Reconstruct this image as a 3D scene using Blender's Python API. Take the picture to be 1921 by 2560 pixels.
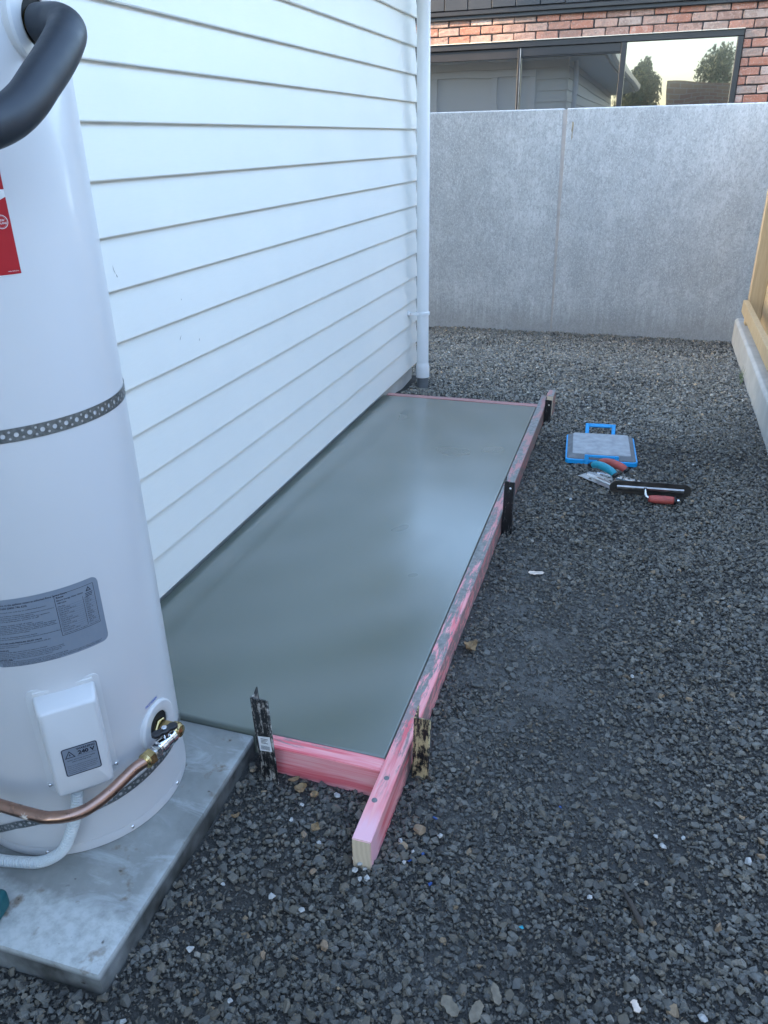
import bpy, bmesh, math, random
import numpy as np
from mathutils import Vector, Matrix
R = math.radians
random.seed(11); rng = np.random.default_rng(11)
scene = bpy.context.scene
for o in list(bpy.data.objects): bpy.data.objects.remove(o)
COL = scene.collection

# ------------------------------------------------------------------ camera
CH = 1.41                                   # eye height above the slab top (z = 0)
cam_d = bpy.data.cameras.new('camera'); cam = bpy.data.objects.new('camera', cam_d); COL.objects.link(cam)
CM = ((0.9510632, 0.308432, -0.0186676), (0.1169026, -0.4150817, -0.9022422), (-0.286029, 0.8559071, -0.4308254))
cam.matrix_world = Matrix(((CM[0][0], -CM[1][0], -CM[2][0], 0), (CM[0][1], -CM[1][1], -CM[2][1], 0),
                           (CM[0][2], -CM[1][2], -CM[2][2], CH), (0, 0, 0, 1)))
cam_d.sensor_fit = 'VERTICAL'; cam_d.sensor_height = 24; cam_d.lens = 1944.53 / 2560 * 24
cam_d.clip_start = 0.02; cam_d.clip_end = 2000
scene.camera = cam
scene.render.resolution_x, scene.render.resolution_y = 768, 1024

# ------------------------------------------------------------------ sky, sun, exposure
SUN_EL, SUN_AZ = R(20), R(250)              # azimuth clockwise from +y
world = bpy.data.worlds.new('World'); scene.world = world; world.use_nodes = True
wn = world.node_tree; bg = wn.nodes['Background']
sky = wn.nodes.new('ShaderNodeTexSky'); sky.sky_type = 'NISHITA'; sky.sun_disc = False
sky.sun_elevation = SUN_EL; sky.sun_rotation = SUN_AZ; sky.air_density = 1.0; sky.dust_density = 1.1; sky.ozone_density = 0.45
wn.links.new(sky.outputs[0], bg.inputs[0]); bg.inputs[1].default_value = 0.15
sun_d = bpy.data.lights.new('sun', 'SUN'); sun = bpy.data.objects.new('sun', sun_d); COL.objects.link(sun)
sun_d.energy = 2.0; sun_d.angle = R(0.8); sun_d.color = (1.0, 0.74, 0.48)
SV = Vector((math.sin(SUN_AZ) * math.cos(SUN_EL), math.cos(SUN_AZ) * math.cos(SUN_EL), math.sin(SUN_EL)))
sun.rotation_euler = SV.to_track_quat('Z', 'Y').to_euler(); sun.location = SV * 30
vs = scene.view_settings
vs.view_transform = 'Standard'; vs.look = 'None'; vs.gamma = 1; vs.exposure = 3.25; vs.use_curve_mapping = False

# ------------------------------------------------------------------ helpers
MATS = {}
class NT:
    """small node-graph helper"""
    def __init__(s, name):
        s.m = bpy.data.materials.new(name); s.m.use_nodes = True; s.t = s.m.node_tree
        s.b = s.t.nodes['Principled BSDF']; MATS[name] = s.m
    def n(s, typ, **kw):
        nd = s.t.nodes.new('ShaderNode' + typ)
        for k, v in kw.items():
            if k.startswith('i_'):
                key = k[2:]; key = int(key) if key.isdigit() else key.replace('_', ' ')
                s.put(nd.inputs[key], v)
            else: setattr(nd, k, v)
        return nd
    def put(s, sock, v):
        if isinstance(v, bpy.types.NodeSocket): s.t.links.new(v, sock)
        elif isinstance(v, bpy.types.Node): s.t.links.new(v.outputs[0], sock)
        else:
            if isinstance(v, (tuple, list)) and len(v) == 3 and len(getattr(sock, 'default_value', v)) == 4: v = (*v, 1)
            sock.default_value = v
    def set(s, **kw):
        for k, v in kw.items(): s.put(s.b.inputs[k.replace('_', ' ')], v)
    def coord(s, scale=(1, 1, 1), kind='Object', rot=(0, 0, 0), loc=(0, 0, 0)):
        c = s.n('TexCoord'); mp = s.n('Mapping'); s.t.links.new(c.outputs[kind], mp.inputs[0])
        mp.inputs['Scale'].default_value = scale; mp.inputs['Rotation'].default_value = rot; mp.inputs['Location'].default_value = loc
        return mp.outputs[0]
    def pos(s, scale=(1, 1, 1)):
        g = s.n('NewGeometry'); mp = s.n('Mapping'); s.t.links.new(g.outputs['Position'], mp.inputs[0]); mp.inputs['Scale'].default_value = scale
        return mp.outputs[0]
    def noise(s, v, scale, detail=4, rough=.55, dist=0):
        return s.n('TexNoise', i_Vector=v, i_Scale=scale, i_Detail=detail, i_Roughness=rough, i_Distortion=dist).outputs[0]
    def ramp(s, f, *stops, interp='LINEAR'):
        r = s.n('ValToRGB', i_0=f); e = r.color_ramp; e.interpolation = interp
        while len(e.elements) < len(stops): e.elements.new(.5)
        for el, (p, c) in zip(e.elements, stops):
            el.position = p; el.color = (c, c, c, 1) if isinstance(c, (int, float)) else (*c, 1)
        return r.outputs[0]
    def mix(s, f, a, b, mode='MIX'):
        m = s.n('Mix', data_type='RGBA', blend_type=mode); s.put(m.inputs[0], f); s.put(m.inputs[6], a); s.put(m.inputs[7], b)
        return m.outputs[2]
    def math(s, op, a, b=0.0):
        m = s.n('Math', operation=op); s.put(m.inputs[0], a); s.put(m.inputs[1], b); return m.outputs[0]
    def bump(s, h, strength=.3, dist=.002):
        b = s.n('Bump', i_Height=h, i_Strength=strength, i_Distance=dist); s.put(s.b.inputs['Normal'], b.outputs[0]); return b
def plain(name, col, rough=.5, metal=0, coat=0, var=.08, scale=30, bump=0):
    t = NT(name); v = t.coord(); n = t.noise(v, scale)
    lo = tuple(c * (1 - var) for c in col); hi = tuple(min(1, c * (1 + var)) for c in col)
    t.set(Base_Color=t.ramp(n, (.3, lo), (.7, hi)), Metallic=metal, Coat_Weight=coat,
          Roughness=t.ramp(n, (.3, max(.03, rough * (1 - min(.15, var)))), (.7, min(1, rough * (1 + min(.15, var))))))
    if bump: t.bump(n, bump, .001)
    return t.m

def link(o, parent=None, local=False):
    COL.objects.link(o)
    if parent is not None:
        o.parent = parent
        if not local:
            if parent.parent is None: o.matrix_parent_inverse = Matrix.Translation(-parent.location)   # parts are modelled in world space
    return o
def mesh_from(verts, faces, smooth=False):
    me = bpy.data.meshes.new('m'); me.from_pydata([tuple(v) for v in verts], [], [tuple(f) for f in faces]); me.update()
    if smooth: me.shade_smooth()
    else: me.shade_flat()
    return me
def obj(name, me, mat, parent=None, local=False):
    if isinstance(me, bmesh.types.BMesh):
        bm = me; me = bpy.data.meshes.new(name); bm.to_mesh(me); bm.free()
    o = bpy.data.objects.new(name, me); me.name = name
    if mat is not None and not me.materials: me.materials.append(MATS[mat] if isinstance(mat, str) else mat)
    return link(o, parent, local)
def tag(o, label, cat, group=None):
    o['label'] = label; o['category'] = cat
    if group: o['group'] = group
    return o
def struct(o): o['kind'] = 'structure'; return o
def thing(name, label, cat, loc=(0, 0, 0), rot=(0, 0, 0), group=None):
    o = bpy.data.objects.new(name, None); o.location = loc; o.rotation_euler = rot; o.empty_display_size = .05; COL.objects.link(o)
    return tag(o, label, cat, group)
def box_bm(x0, x1, y0, y1, z0, z1, bev=0, seg=1, bm=None):
    b = bmesh.new()
    vs_ = [b.verts.new(p) for p in ((x0, y0, z0), (x1, y0, z0), (x1, y1, z0), (x0, y1, z0), (x0, y0, z1), (x1, y0, z1), (x1, y1, z1), (x0, y1, z1))]
    for f in ((3, 2, 1, 0), (4, 5, 6, 7), (0, 1, 5, 4), (1, 2, 6, 5), (2, 3, 7, 6), (3, 0, 4, 7)): b.faces.new([vs_[i] for i in f])
    if bev: bmesh.ops.bevel(b, geom=list(b.edges), offset=bev, segments=seg, profile=.5, affect='EDGES')
    if bm is None: return b
    me = bpy.data.meshes.new('t'); b.to_mesh(me); b.free(); bm.from_mesh(me); bpy.data.meshes.remove(me); return bm
def box(name, x0, x1, y0, y1, z0, z1, mat, parent=None, bev=.002, seg=1, local=False):
    return obj(name, box_bm(x0, x1, y0, y1, z0, z1, bev, seg), mat, parent, local)
def prism_bm(pts, h0, h1, axis='z', bev=0, bm=None):
    """polygon extruded along an axis; pts are (u,v): z:(x,y) y:(x,z) x:(y,z)"""
    b = bmesh.new()
    P = {'z': lambda u, v, h: (u, v, h), 'y': lambda u, v, h: (u, h, v), 'x': lambda u, v, h: (h, u, v)}[axis]
    lo = [b.verts.new(P(u, v, h0)) for u, v in pts]; hi = [b.verts.new(P(u, v, h1)) for u, v in pts]; n = len(pts)
    b.faces.new(lo[::-1]); b.faces.new(hi)
    for i in range(n): b.faces.new((lo[i], lo[(i + 1) % n], hi[(i + 1) % n], hi[i]))
    bmesh.ops.recalc_face_normals(b, faces=b.faces)
    if bev: bmesh.ops.bevel(b, geom=list(b.edges), offset=bev, segments=1, affect='EDGES')
    if bm is None: return b
    me = bpy.data.meshes.new('t'); b.to_mesh(me); b.free(); bm.from_mesh(me); bpy.data.meshes.remove(me); return bm
def spline(pts, per=8):
    P = [Vector(p) for p in pts]; out = []
    for i in range(len(P) - 1):
        p0 = P[max(i - 1, 0)]; p1 = P[i]; p2 = P[i + 1]; p3 = P[min(i + 2, len(P) - 1)]
        for k in range(per):
            t = k / per
            out.append(.5 * ((2 * p1) + (p2 - p0) * t + (2 * p0 - 5 * p1 + 4 * p2 - p3) * t * t + (3 * p1 - p0 - 3 * p2 + p3) * t ** 3))
    out.append(P[-1]); return out
def tube_me(path, rad, seg=16, cap=True, flat=False):
    P = [Vector(p) for p in path]; n = len(P); rad = rad if hasattr(rad, '__len__') else [rad] * n
    T = [(P[min(i + 1, n - 1)] - P[max(i - 1, 0)]).normalized() for i in range(n)]
    ref = Vector((0, 0, 1)) if abs(T[0].z) < .9 else Vector((1, 0, 0))
    u = T[0].cross(ref).normalized(); V = []; F = []
    for i in range(n):
        u = (u - T[i] * u.dot(T[i])).normalized(); w = T[i].cross(u)
        for k in range(seg):
            a = 2 * math.pi * k / seg; V.append(P[i] + (u * math.cos(a) + w * math.sin(a)) * rad[i])
    for i in range(n - 1):
        for k in range(seg):
            a = i * seg + k; b = i * seg + (k + 1) % seg; F.append((a, b, b + seg, a + seg))
    if cap:
        F.append(tuple(range(seg))[::-1]); F.append(tuple((n - 1) * seg + k for k in range(seg)))
    me = mesh_from(V, F, smooth=not flat)
    if not flat and cap:
        me.polygons[len(F) - 1].use_smooth = False; me.polygons[len(F) - 2].use_smooth = False
    return me
def tube(name, path, rad, mat, parent=None, seg=16, flat=False, local=False): return obj(name, tube_me(path, rad, seg, True, flat), mat, parent, local)
def lathe_me(prof, seg=48, origin=(0, 0, 0), axis=(0, 0, 1), smooth=True, caps=False):
    """profile of (radius, height) spun round an axis"""
    A = Vector(axis).normalized(); u = A.orthogonal().normalized(); w = A.cross(u); O = Vector(origin); V = []; F = []
    for r, h in prof:
        for k in range(seg):
            a = 2 * math.pi * k / seg; V.append(O + A * h + (u * math.cos(a) + w * math.sin(a)) * r)
    for i in range(len(prof) - 1):
        for k in range(seg):
            a = i * seg + k; b = i * seg + (k + 1) % seg; F.append((a, b, b + seg, a + seg))
    if caps: F.append(tuple(range(seg))[::-1]); F.append(tuple((len(prof) - 1) * seg + k for k in range(seg)))
    me = mesh_from(V, F, smooth)
    bm = bmesh.new(); bm.from_mesh(me); bmesh.ops.recalc_face_normals(bm, faces=bm.faces); bm.to_mesh(me); bm.free()
    return me
def auto_smooth(o, ang=35):
    me = o.data; me.shade_smooth(); me.set_sharp_from_angle(angle=R(ang)); return o
def text_geo(body, size, font_scale_x=1, align='LEFT', bold=0.0, spacing=1.0):
    """letter outlines as flat triangles: (verts Nx2, faces)"""
    cu = bpy.data.curves.new('t', 'FONT'); cu.body = body; cu.size = size; cu.align_x = align; cu.resolution_u = 2; cu.offset = bold * size; cu.space_character = spacing
    ob = bpy.data.objects.new('t', cu); COL.objects.link(ob); dg = bpy.context.evaluated_depsgraph_get()
    me = bpy.data.meshes.new_from_object(ob.evaluated_get(dg)); bpy.data.objects.remove(ob); bpy.data.curves.remove(cu)
    V = [(v.co.x * font_scale_x, v.co.y) for v in me.vertices]; F = [tuple(p.vertices) for p in me.polygons]; bpy.data.meshes.remove(me)
    return V, F
class Print:
    """flat lettering and rules gathered in label units, then laid on a surface by a mapping"""
    def __init__(s): s.V = []; s.F = []
    def add(s, V, F, dx=0, dy=0):
        k = len(s.V); s.V += [(x + dx, y + dy) for x, y in V]; s.F += [tuple(i + k for i in f) for f in F]
    def text(s, body, x, y, size, fit=None, **kw):
        V, F = text_geo(body, size, **kw)
        if fit and V:
            w = max(v[0] for v in V); V = [(a * fit / w, b) for a, b in V]
        s.add(V, F, x, y)
    def rect(s, x0, x1, y0, y1, n=1):
        for i in range(n):
            a = x0 + (x1 - x0) * i / n; b = x0 + (x1 - x0) * (i + 1) / n
            s.add([(a, y0), (b, y0), (b, y1), (a, y1)], [(0, 1, 2, 3)])
    def poly(s, pts): s.add(pts, [tuple(range(len(pts)))])
    def ring(s, cx, cy, r0, r1, n=24):
        V = [(cx + r * math.cos(2 * math.pi * k / n), cy + r * math.sin(2 * math.pi * k / n)) for r in (r0, r1) for k in range(n)]
        s.add(V, [(k, (k + 1) % n, n + (k + 1) % n, n + k) for k in range(n)])
    def build(s, name, mapping, mat, parent): return obj(name, mesh_from([mapping(x, y) for x, y in s.V], s.F), mat, parent)

# ------------------------------------------------------------------ materials
def build_materials():
    t = NT('white_weatherboard'); v = t.pos(); n = t.noise(v, 2.2, 5); n2 = t.noise(t.pos((40, 3, 40)), 6, 3)
    t.set(Base_Color=t.mix(t.ramp(n2, (.45, 0), (.75, .25)), t.ramp(n, (.3, (.78, .775, .735)), (.7, (.82, .81, .76))), (.75, .74, .69)), Roughness=.42, Specular_IOR_Level=.4)
    t.bump(t.noise(t.pos((1, 1, 1)), 60, 3), .05, .001)
    t = NT('house_trim'); t.set(Base_Color=(.86, .865, .86), Roughness=.4)
    plain('white_pvc', (.82, .83, .84), .25, var=.02, scale=8)
    plain('grey_pvc', (.16, .17, .18), .4, var=.15, scale=14)
    plain('foundation_concrete', (.5, .5, .48), .8, var=.1, scale=6, bump=.2)
    plain('dark_roof', (.05, .052, .055), .45, var=.15, scale=4)
    plain('curtain', (.15, .155, .15), .9, var=.05)
    # freshly trowelled concrete, still wet
    t = NT('wet_concrete'); v = t.pos(); a = t.noise(v, 1.1, 3, .5); b = t.noise(v, 2.0, 2, .5)
    arc = t.n('TexWave', i_Vector=t.n('VectorMath', operation='ADD', i_0=v, i_1=(.25, -.7, 0)).outputs[0], wave_type='RINGS', rings_direction='Z', i_Scale=.75, i_Distortion=.5, i_Detail=0, i_Detail_Scale=.7).outputs[0]
    arc2 = t.n('TexWave', i_Vector=t.n('VectorMath', operation='ADD', i_0=v, i_1=(1.9, -3.1, 0)).outputs[0], wave_type='RINGS', rings_direction='Z', i_Scale=1.1, i_Distortion=.4, i_Detail=0, i_Detail_Scale=.7).outputs[0]
    sweep = t.math('MULTIPLY', t.math('ADD', arc, arc2), .5); edge = t.math('ADD', t.ramp(arc, (.86, 0), (.97, 1)), t.ramp(arc2, (.86, 0), (.97, 1)))
    base = t.mix(t.ramp(a, (.3, 0), (.7, 1)), (.105, .126, .100), (.150, .168, .140))
    base = t.mix(t.math('MULTIPLY', sweep, .32), base, (.21, .225, .205))
    grain = t.noise(t.pos((1.6, 8, 1)), 26, 4, .65, .4)
    t.set(Base_Color=base, Roughness=t.math('ADD', t.ramp(b, (.3, .26), (.7, .32)), t.math('MULTIPLY', sweep, .03)), Specular_IOR_Level=.5,
          Coat_Weight=1.0, Coat_Roughness=t.math('ADD', t.math('ADD', .15, t.math('MULTIPLY', b, .08)), t.math('MULTIPLY', sweep, .07)), Coat_IOR=1.58)
    t.bump(t.math('ADD', t.math('ADD', t.math('MULTIPLY', b, .06), t.math('MULTIPLY', edge, .010)), t.math('ADD', t.math('MULTIPLY', grain, .08), t.math('MULTIPLY', t.noise(v, 240, 2), .03))), .3, .006)
    t.put(t.b.inputs['Coat Normal'], t.b.inputs['Normal'].links[0].from_socket)
    # cured pad with efflorescence, grime and rust
    t = NT('cured_concrete'); v = t.pos(); a = t.noise(v, 5, 6, .6); b = t.noise(v, 42, 5, .65); c = t.noise(t.pos((1, 1, 1)), 2.4, 3)
    base = t.mix(t.ramp(a, (.32, 0), (.68, 1)), (.15, .156, .146), (.31, .32, .305))
    base = t.mix(t.ramp(b, (.4, .0), (.6, .5)), base, (.22, .225, .215))
    base = t.mix(t.ramp(t.noise(t.pos((1, 2.5, 1)), 6, 5, .7, .8), (.5, 0), (.68, .6)), base, (.40, .425, .43))
    sp = t.n('SeparateXYZ', i_0=t.pos()); x, y, z = sp.outputs
    near = t.math('ADD', t.math('MULTIPLY', t.math('SUBTRACT', .895, y), 12), t.math('MULTIPLY', t.math('SUBTRACT', a, .5), 2.4))
    pale = t.math('MULTIPLY', t.ramp(near, (.28, 0), (.62, 1)), t.ramp(b, (.3, .35), (.6, .95)))
    base = t.mix(pale, base, (.47, .49, .48))
    edge = t.math('ADD', t.math('MULTIPLY', t.math('SUBTRACT', x, -.885), 18), t.math('MULTIPLY', t.math('SUBTRACT', a, .5), 3))
    base = t.mix(t.math('MULTIPLY', t.ramp(edge, (.3, 0), (.8, .55)), t.ramp(b, (.3, .3), (.6, 1))), base, (.47, .495, .50))
    rust = t.ramp(t.noise(v, 15, 4, .6), (.60, 0), (.70, .75))
    base = t.mix(rust, base, (.15, .10, .055))
    blot = t.ramp(t.noise(v, 30, 2), (.72, 0), (.76, .8)); base = t.mix(blot, base, (.05, .045, .04))
    damp = t.ramp(t.math('MULTIPLY', t.math('SUBTRACT', -.027, z), 26), (.0, 0), (.35, 1)) # rising damp on the sides of the pad
    dampn = t.math('MULTIPLY', damp, t.ramp(t.noise(v, 7, 3), (.3, .6), (.6, 1)))
    base = t.mix(dampn, base, (.03, .029, .025))
    t.set(Base_Color=base, Roughness=t.ramp(a, (.3, .6), (.7, .85)), Specular_IOR_Level=t.ramp(dampn, (0, .4), (1, .1)))
    t.bump(t.math('ADD', b, t.math('MULTIPLY', t.noise(v, 220, 2), .3)), .35, .0025)
    # precast wall, speckled with vertical streaks
    t = NT('wall_concrete'); a = t.noise(t.pos((1.2, 1, .8)), 1.3, 4, .6); cl = t.noise(t.pos((1, 1, .75)), 7, 5, .65, .5); s = t.noise(t.pos((1, 1, .55)), 70, 3, .7); s2 = t.noise(t.pos((1, 1, .6)), 130, 3, .7); str_ = t.noise(t.pos((11, 1, .35)), 3, 4, .65)
    base = t.mix(t.ramp(a, (.3, 0), (.7, 1)), (.34, .346, .345), (.52, .527, .525))
    base = t.mix(t.ramp(cl, (.35, .5), (.6, 0)), base, (.31, .317, .32))
    base = t.mix(t.ramp(cl, (.52, 0), (.72, .3)), base, (.62, .63, .632))
    base = t.mix(t.ramp(s, (.38, .55), (.52, 0)), base, (.25, .258, .26))
    base = t.mix(t.ramp(s2, (.5, 0), (.64, .5)), base, (.66, .67, .672))
    base = t.mix(t.ramp(str_, (.40, .22), (.56, 0)), base, (.32, .33, .335))
    sp = t.n('SeparateXYZ', i_0=t.pos()); foot = t.math('ADD', sp.outputs[2], t.math('MULTIPLY', t.math('SUBTRACT', str_, .5), .35))
    base = t.mix(t.ramp(foot, (.0, .5), (.16, 0)), base, (.25, .245, .235))      # darker uneven band along the foot
    t.set(Base_Color=base, Roughness=.88)
    t.bump(t.math('ADD', t.math('ADD', s, s2), cl), .3, .004)
    plain('sealant', (.40, .36, .33), .8, var=.12, scale=18)
    plain('rust_stain', (.33, .27, .18), .85, var=.3, scale=25)
    plain('kerb_concrete', (.42, .42, .40), .8, var=.14, scale=9, bump=.4)
    # stained framing timber, splashed with grey slurry
    for nm, along, splat in (('pink_timber_long', (45, 2.2, 45), .50), ('pink_timber_cross', (2.2, 45, 45), .56)):
        t = NT(nm); g = t.noise(t.pos(along), 3, 4, .6, .4); g2 = t.noise(t.pos(tuple(a * .45 for a in along)), 2.2, 3); v = t.pos()
        base = t.mix(t.ramp(g, (.35, 0), (.65, 1)), (.88, .27, .29), (.92, .43, .43))
        base = t.mix(t.ramp(g2, (.54, 0), (.66, .8)), base, (.76, .10, .13))
        geo = t.n('NewGeometry'); nn = t.n('SeparateXYZ', i_0=geo.outputs['Normal']); sp = t.n('SeparateXYZ', i_0=t.pos())
        up = t.ramp(nn.outputs[2], (.3, 0), (.7, 1))
        fresh = t.ramp(t.math('ADD', sp.outputs[1], t.math('MULTIPLY', t.noise(v, 18, 3), .06)), (.0, 0), (1.0, 0))
        # the sawn near end of the long board stayed clean; further on it carries more slurry
        if nm.endswith('long'):
            yy = t.math('MULTIPLY', t.math('SUBTRACT', sp.outputs[1], 1.22), 4.2)
            amt = t.ramp(t.math('MULTIPLY', yy, .25), (.06, 0), (.16, .65), (.5, 1))
            base = t.mix(t.ramp(t.math('ADD', yy, t.math('MULTIPLY', g, .5)), (.2, .92), (.42, 0)), base, (.90, .50, .56))
            side = t.math('MULTIPLY', t.ramp(t.math('ABSOLUTE', nn.outputs[0]), (.5, 0), (.8, .75)), t.ramp(yy, (.4, 0), (1, 1)))
        else: amt = .7; side = 0.0
        base = t.mix(t.ramp(t.math('MULTIPLY', t.math('SUBTRACT', sp.outputs[1], 1.9), .5), (.0, 0), (1, .8)), base, t.mix(g, (.17, .11, .095), (.46, .27, .235)))   # older, dirtier boards further off
        sl = t.noise(t.pos(tuple((a / 45) ** .55 for a in along)), 24, 6, .72, .3)
        if nm.endswith('long'): sl = t.math('ADD', sl, t.ramp(t.math('MULTIPLY', yy, .1), (.1, 0), (.6, .06)))
        m1 = t.math('MULTIPLY', t.math('MULTIPLY', up, amt), t.ramp(sl, (splat, 0), (splat + .06, 1)))
        m2 = t.math('MULTIPLY', side, t.ramp(t.noise(t.pos((1, .5, 1)), 26, 5, .7), (.44, 0), (.52, 1)))
        base = t.mix(t.math('MAXIMUM', m1, m2), base, t.ramp(t.noise(v, 60, 3), (.3, (.17, .17, .16)), (.7, (.30, .295, .275))))
        if nm.endswith('long'):
            endg = t.ramp(t.math('MULTIPLY', nn.outputs[1], -1), (.8, 0), (.95, 1))
            rings = t.n('TexWave', i_Vector=t.pos(), wave_type='RINGS', rings_direction='Y', i_Scale=28, i_Distortion=2.5, i_Detail=2).outputs[0]
            base = t.mix(endg, base, t.ramp(rings, (.2, (.70, .54, .37)), (.8, (.76, .60, .43))))
        t.set(Base_Color=base, Roughness=t.ramp(g, (.3, .5), (.7, .75))); t.bump(t.math('ADD', g, sl), .35, .002)
    # pegs: black enamel worn and caked
    for nm, c2, th in (('peg_enamel', (.40, .37, .33), .545), ('peg_enamel_caked', (.48, .37, .20), .44), ('peg_enamel_clean', (.22, .21, .2), .62)):
        t = NT(nm); v = t.coord((1, 1, .3)); a = t.noise(v, 120, 6, .8, .4); w = t.math('MULTIPLY', t.ramp(a, (th - .06, 0), (th - .02, 1)), t.ramp(t.noise(t.coord((1, 1, .35)), 60, 5, .75), (.47, 0), (.56, 1)))
        t.set(Base_Color=t.mix(w, (.013, .013, .014), c2), Roughness=t.ramp(w, (0, .28), (1, .8))); t.bump(w, .25, .001)
    plain('tank_enamel', (.58, .57, .572), .30, coat=.2, var=.012, scale=3)
    plain('tank_plastic', (.62, .615, .615), .28, var=.015, scale=5)
    plain('galvanised', (.25, .265, .27), .36, metal=.85, var=.25, scale=120)
    plain('copper', (.42, .255, .195), .30, metal=1, var=.18, scale=40)
    plain('brass', (.50, .38, .18), .26, metal=1, var=.12, scale=30)
    plain('chrome', (.78, .78, .79), .14, metal=1, var=.04)
    plain('pipe_foam', (.018, .023, .032), .48, var=.15, scale=60, bump=.12)
    plain('black_plastic', (.016, .016, .018), .35, var=.1)
    plain('dark_hole', (.012, .012, .012), .8)
    plain('conduit_grey', (.66, .69, .69), .4, var=.03)
    plain('label_silver', (.27, .31, .37), .36, metal=.25, var=.03, scale=4)
    plain('label_ink', (.012, .014, .03), .5)
    plain('label_white', (.78, .77, .76), .5)
    plain('label_red', (.42, .002, .008), .6, var=.04, scale=4)
    plain('ink_blue', (.03, .12, .5), .5)
    plain('sky_tape', (.30, .55, .85), .4)
    plain('board_blue', (.012, .33, .72), .35, var=.06, scale=12)
    plain('board_foam', (.34, .36, .38), .9, var=.22, scale=22, bump=.4)
    plain('board_foam_edge', (.17, .18, .19), .9, var=.25, scale=25, bump=.4)
    plain('grip_teal', (.012, .26, .36), .5, var=.1)
    plain('grip_red', (.40, .075, .06), .55, var=.15)
    plain('tool_steel', (.42, .40, .38), .32, metal=1, var=.3, scale=25)
    plain('tool_steel_dark', (.085, .078, .072), .5, metal=.3, var=.35, scale=18)
    plain('tool_steel_bright', (.75, .75, .76), .22, metal=1, var=.1)
    plain('tool_teal', (.006, .10, .115), .45)
    plain('dark_aluminium', (.009, .009, .011), .45, var=.1, scale=5)
    plain('dark_cladding', (.014, .017, .022), .5, var=.16, scale=3)
    plain('flashing', (.62, .56, .46), .5)
    plain('mortar', (.022, .022, .024), .9, var=.3, scale=30)
    t = NT('old_brick'); oi = t.n('ObjectInfo'); r = oi.outputs['Random']; v = t.coord()
    a = t.noise(t.pos(), 17, 5, .65); b = t.noise(t.pos(), 60, 4, .6); rr = t.math('ADD', r, t.math('MULTIPLY', t.math('SUBTRACT', a, .5), .6))
    base = t.ramp(rr, (.0, (.28, .115, .075)), (.2, (.32, .16, .115)), (.38, (.20, .12, .095)), (.52, (.34, .215, .17)), (.66, (.23, .165, .135)), (.8, (.38, .30, .26)), (.95, (.29, .13, .09)))
    base = t.mix(t.ramp(b, (.52, 0), (.74, .5)), base, (.44, .37, .32))
    base = t.mix(t.ramp(a, (.56, 0), (.72, .5)), base, (.13, .10, .085))
    t.set(Base_Color=base, Roughness=.9); t.bump(t.math('ADD', a, b), .6, .006)
    t = NT('far_brick'); br = t.n('TexBrick', i_Vector=t.coord(rot=(R(90), 0, 0)), i_Color1=(.45, .27, .15), i_Color2=(.36, .17, .10), i_Mortar=(.5, .45, .38), i_Scale=1, i_Mortar_Size=.006); br.inputs['Brick Width'].default_value = .23; br.inputs['Row Height'].default_value = .086
    t.set(Base_Color=br.outputs[0], Roughness=.9)
    # coated glazing: dark room behind, strong mirror image of the yard
    t = NT('window_glass'); gl = t.n('BsdfGlossy', i_Color=(.92, .93, .96), i_Roughness=.012); dk = t.n('BsdfPrincipled', i_Base_Color=(.012, .014, .016), i_Roughness=.1)
    fr = t.n('Fresnel', i_IOR=2.3); ms = t.n('MixShader', i_0=t.math('ADD', fr, .01), i_1=dk.outputs[0], i_2=gl.outputs[0]); t.put(t.t.nodes['Material Output'].inputs[0], ms.outputs[0])
    t.bump(t.noise(t.pos(), 1.6, 1), .12, .02); t.put(gl.inputs['Normal'], t.b.inputs['Normal'].links[0].from_socket)
    t = NT('house_glass'); t.set(Base_Color=(.03, .035, .04), Roughness=.05)
    t = NT('fence_pine'); g = t.noise(t.coord((30, 30, 1.6)), 3, 4, .6, .5); oi = t.n('ObjectInfo')
    base = t.mix(t.ramp(g, (.3, 0), (.7, 1)), (.40, .28, .145), (.54, .41, .24)); base = t.mix(t.math('MULTIPLY', oi.outputs['Random'], .45), base, (.55, .45, .30))
    t.set(Base_Color=base, Roughness=.7); t.bump(g, .3, .002)
    # gravel
    t = NT('gravel'); at = t.n('Attribute', attribute_name='tone'); n = t.noise(t.pos(), 260, 3, .6)
    t.set(Base_Color=t.mix(t.ramp(n, (.3, .55), (.7, 0)), at.outputs[0], t.mix(.5, at.outputs[0], (.03, .03, .03))), Roughness=.7, Specular_IOR_Level=.35); t.bump(n, .4, .001)
    t = NT('gravel_fines'); v = t.pos(); a = t.noise(v, 3.2, 4); b = t.noise(v, 170, 5, .7); at = t.n('Attribute', attribute_name='slurry')
    base = t.mix(t.ramp(b, (.3, 0), (.7, 1)), (.014, .0138, .013), (.075, .073, .068)); base = t.mix(t.ramp(a, (.4, 0), (.7, .5)), base, (.045, .039, .033))
    base = t.mix(t.math('MULTIPLY', at.outputs['Fac'], t.ramp(t.noise(v, 26, 5, .65), (.36, .15), (.6, 1))), base, (.135, .133, .125))
    t.set(Base_Color=base, Roughness=.8); t.bump(b, .9, .006)
    t = NT('soil'); n = t.noise(t.pos(), .8, 5); t.set(Base_Color=t.ramp(n, (.3, (.05, .06, .03)), (.7, (.10, .09, .06))), Roughness=.95)
    plain('white_quartz', (.40, .40, .39), .55, var=.25, scale=90, bump=.2)
    plain('tan_stone', (.24, .17, .11), .7, var=.25, scale=70, bump=.2)
    plain('dry_leaf', (.25, .165, .085), .7, var=.35, scale=60)
    plain('pale_chip', (.62, .52, .44), .8, var=.2, scale=50)
    plain('bark', (.17, .145, .11), .85, var=.35, scale=60)
    plain('twig', (.055, .045, .038), .85, var=.3, scale=80)
    plain('blue_plastic', (.012, .06, .22), .4)
    plain('grass_blade', (.10, .17, .05), .6)
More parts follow.
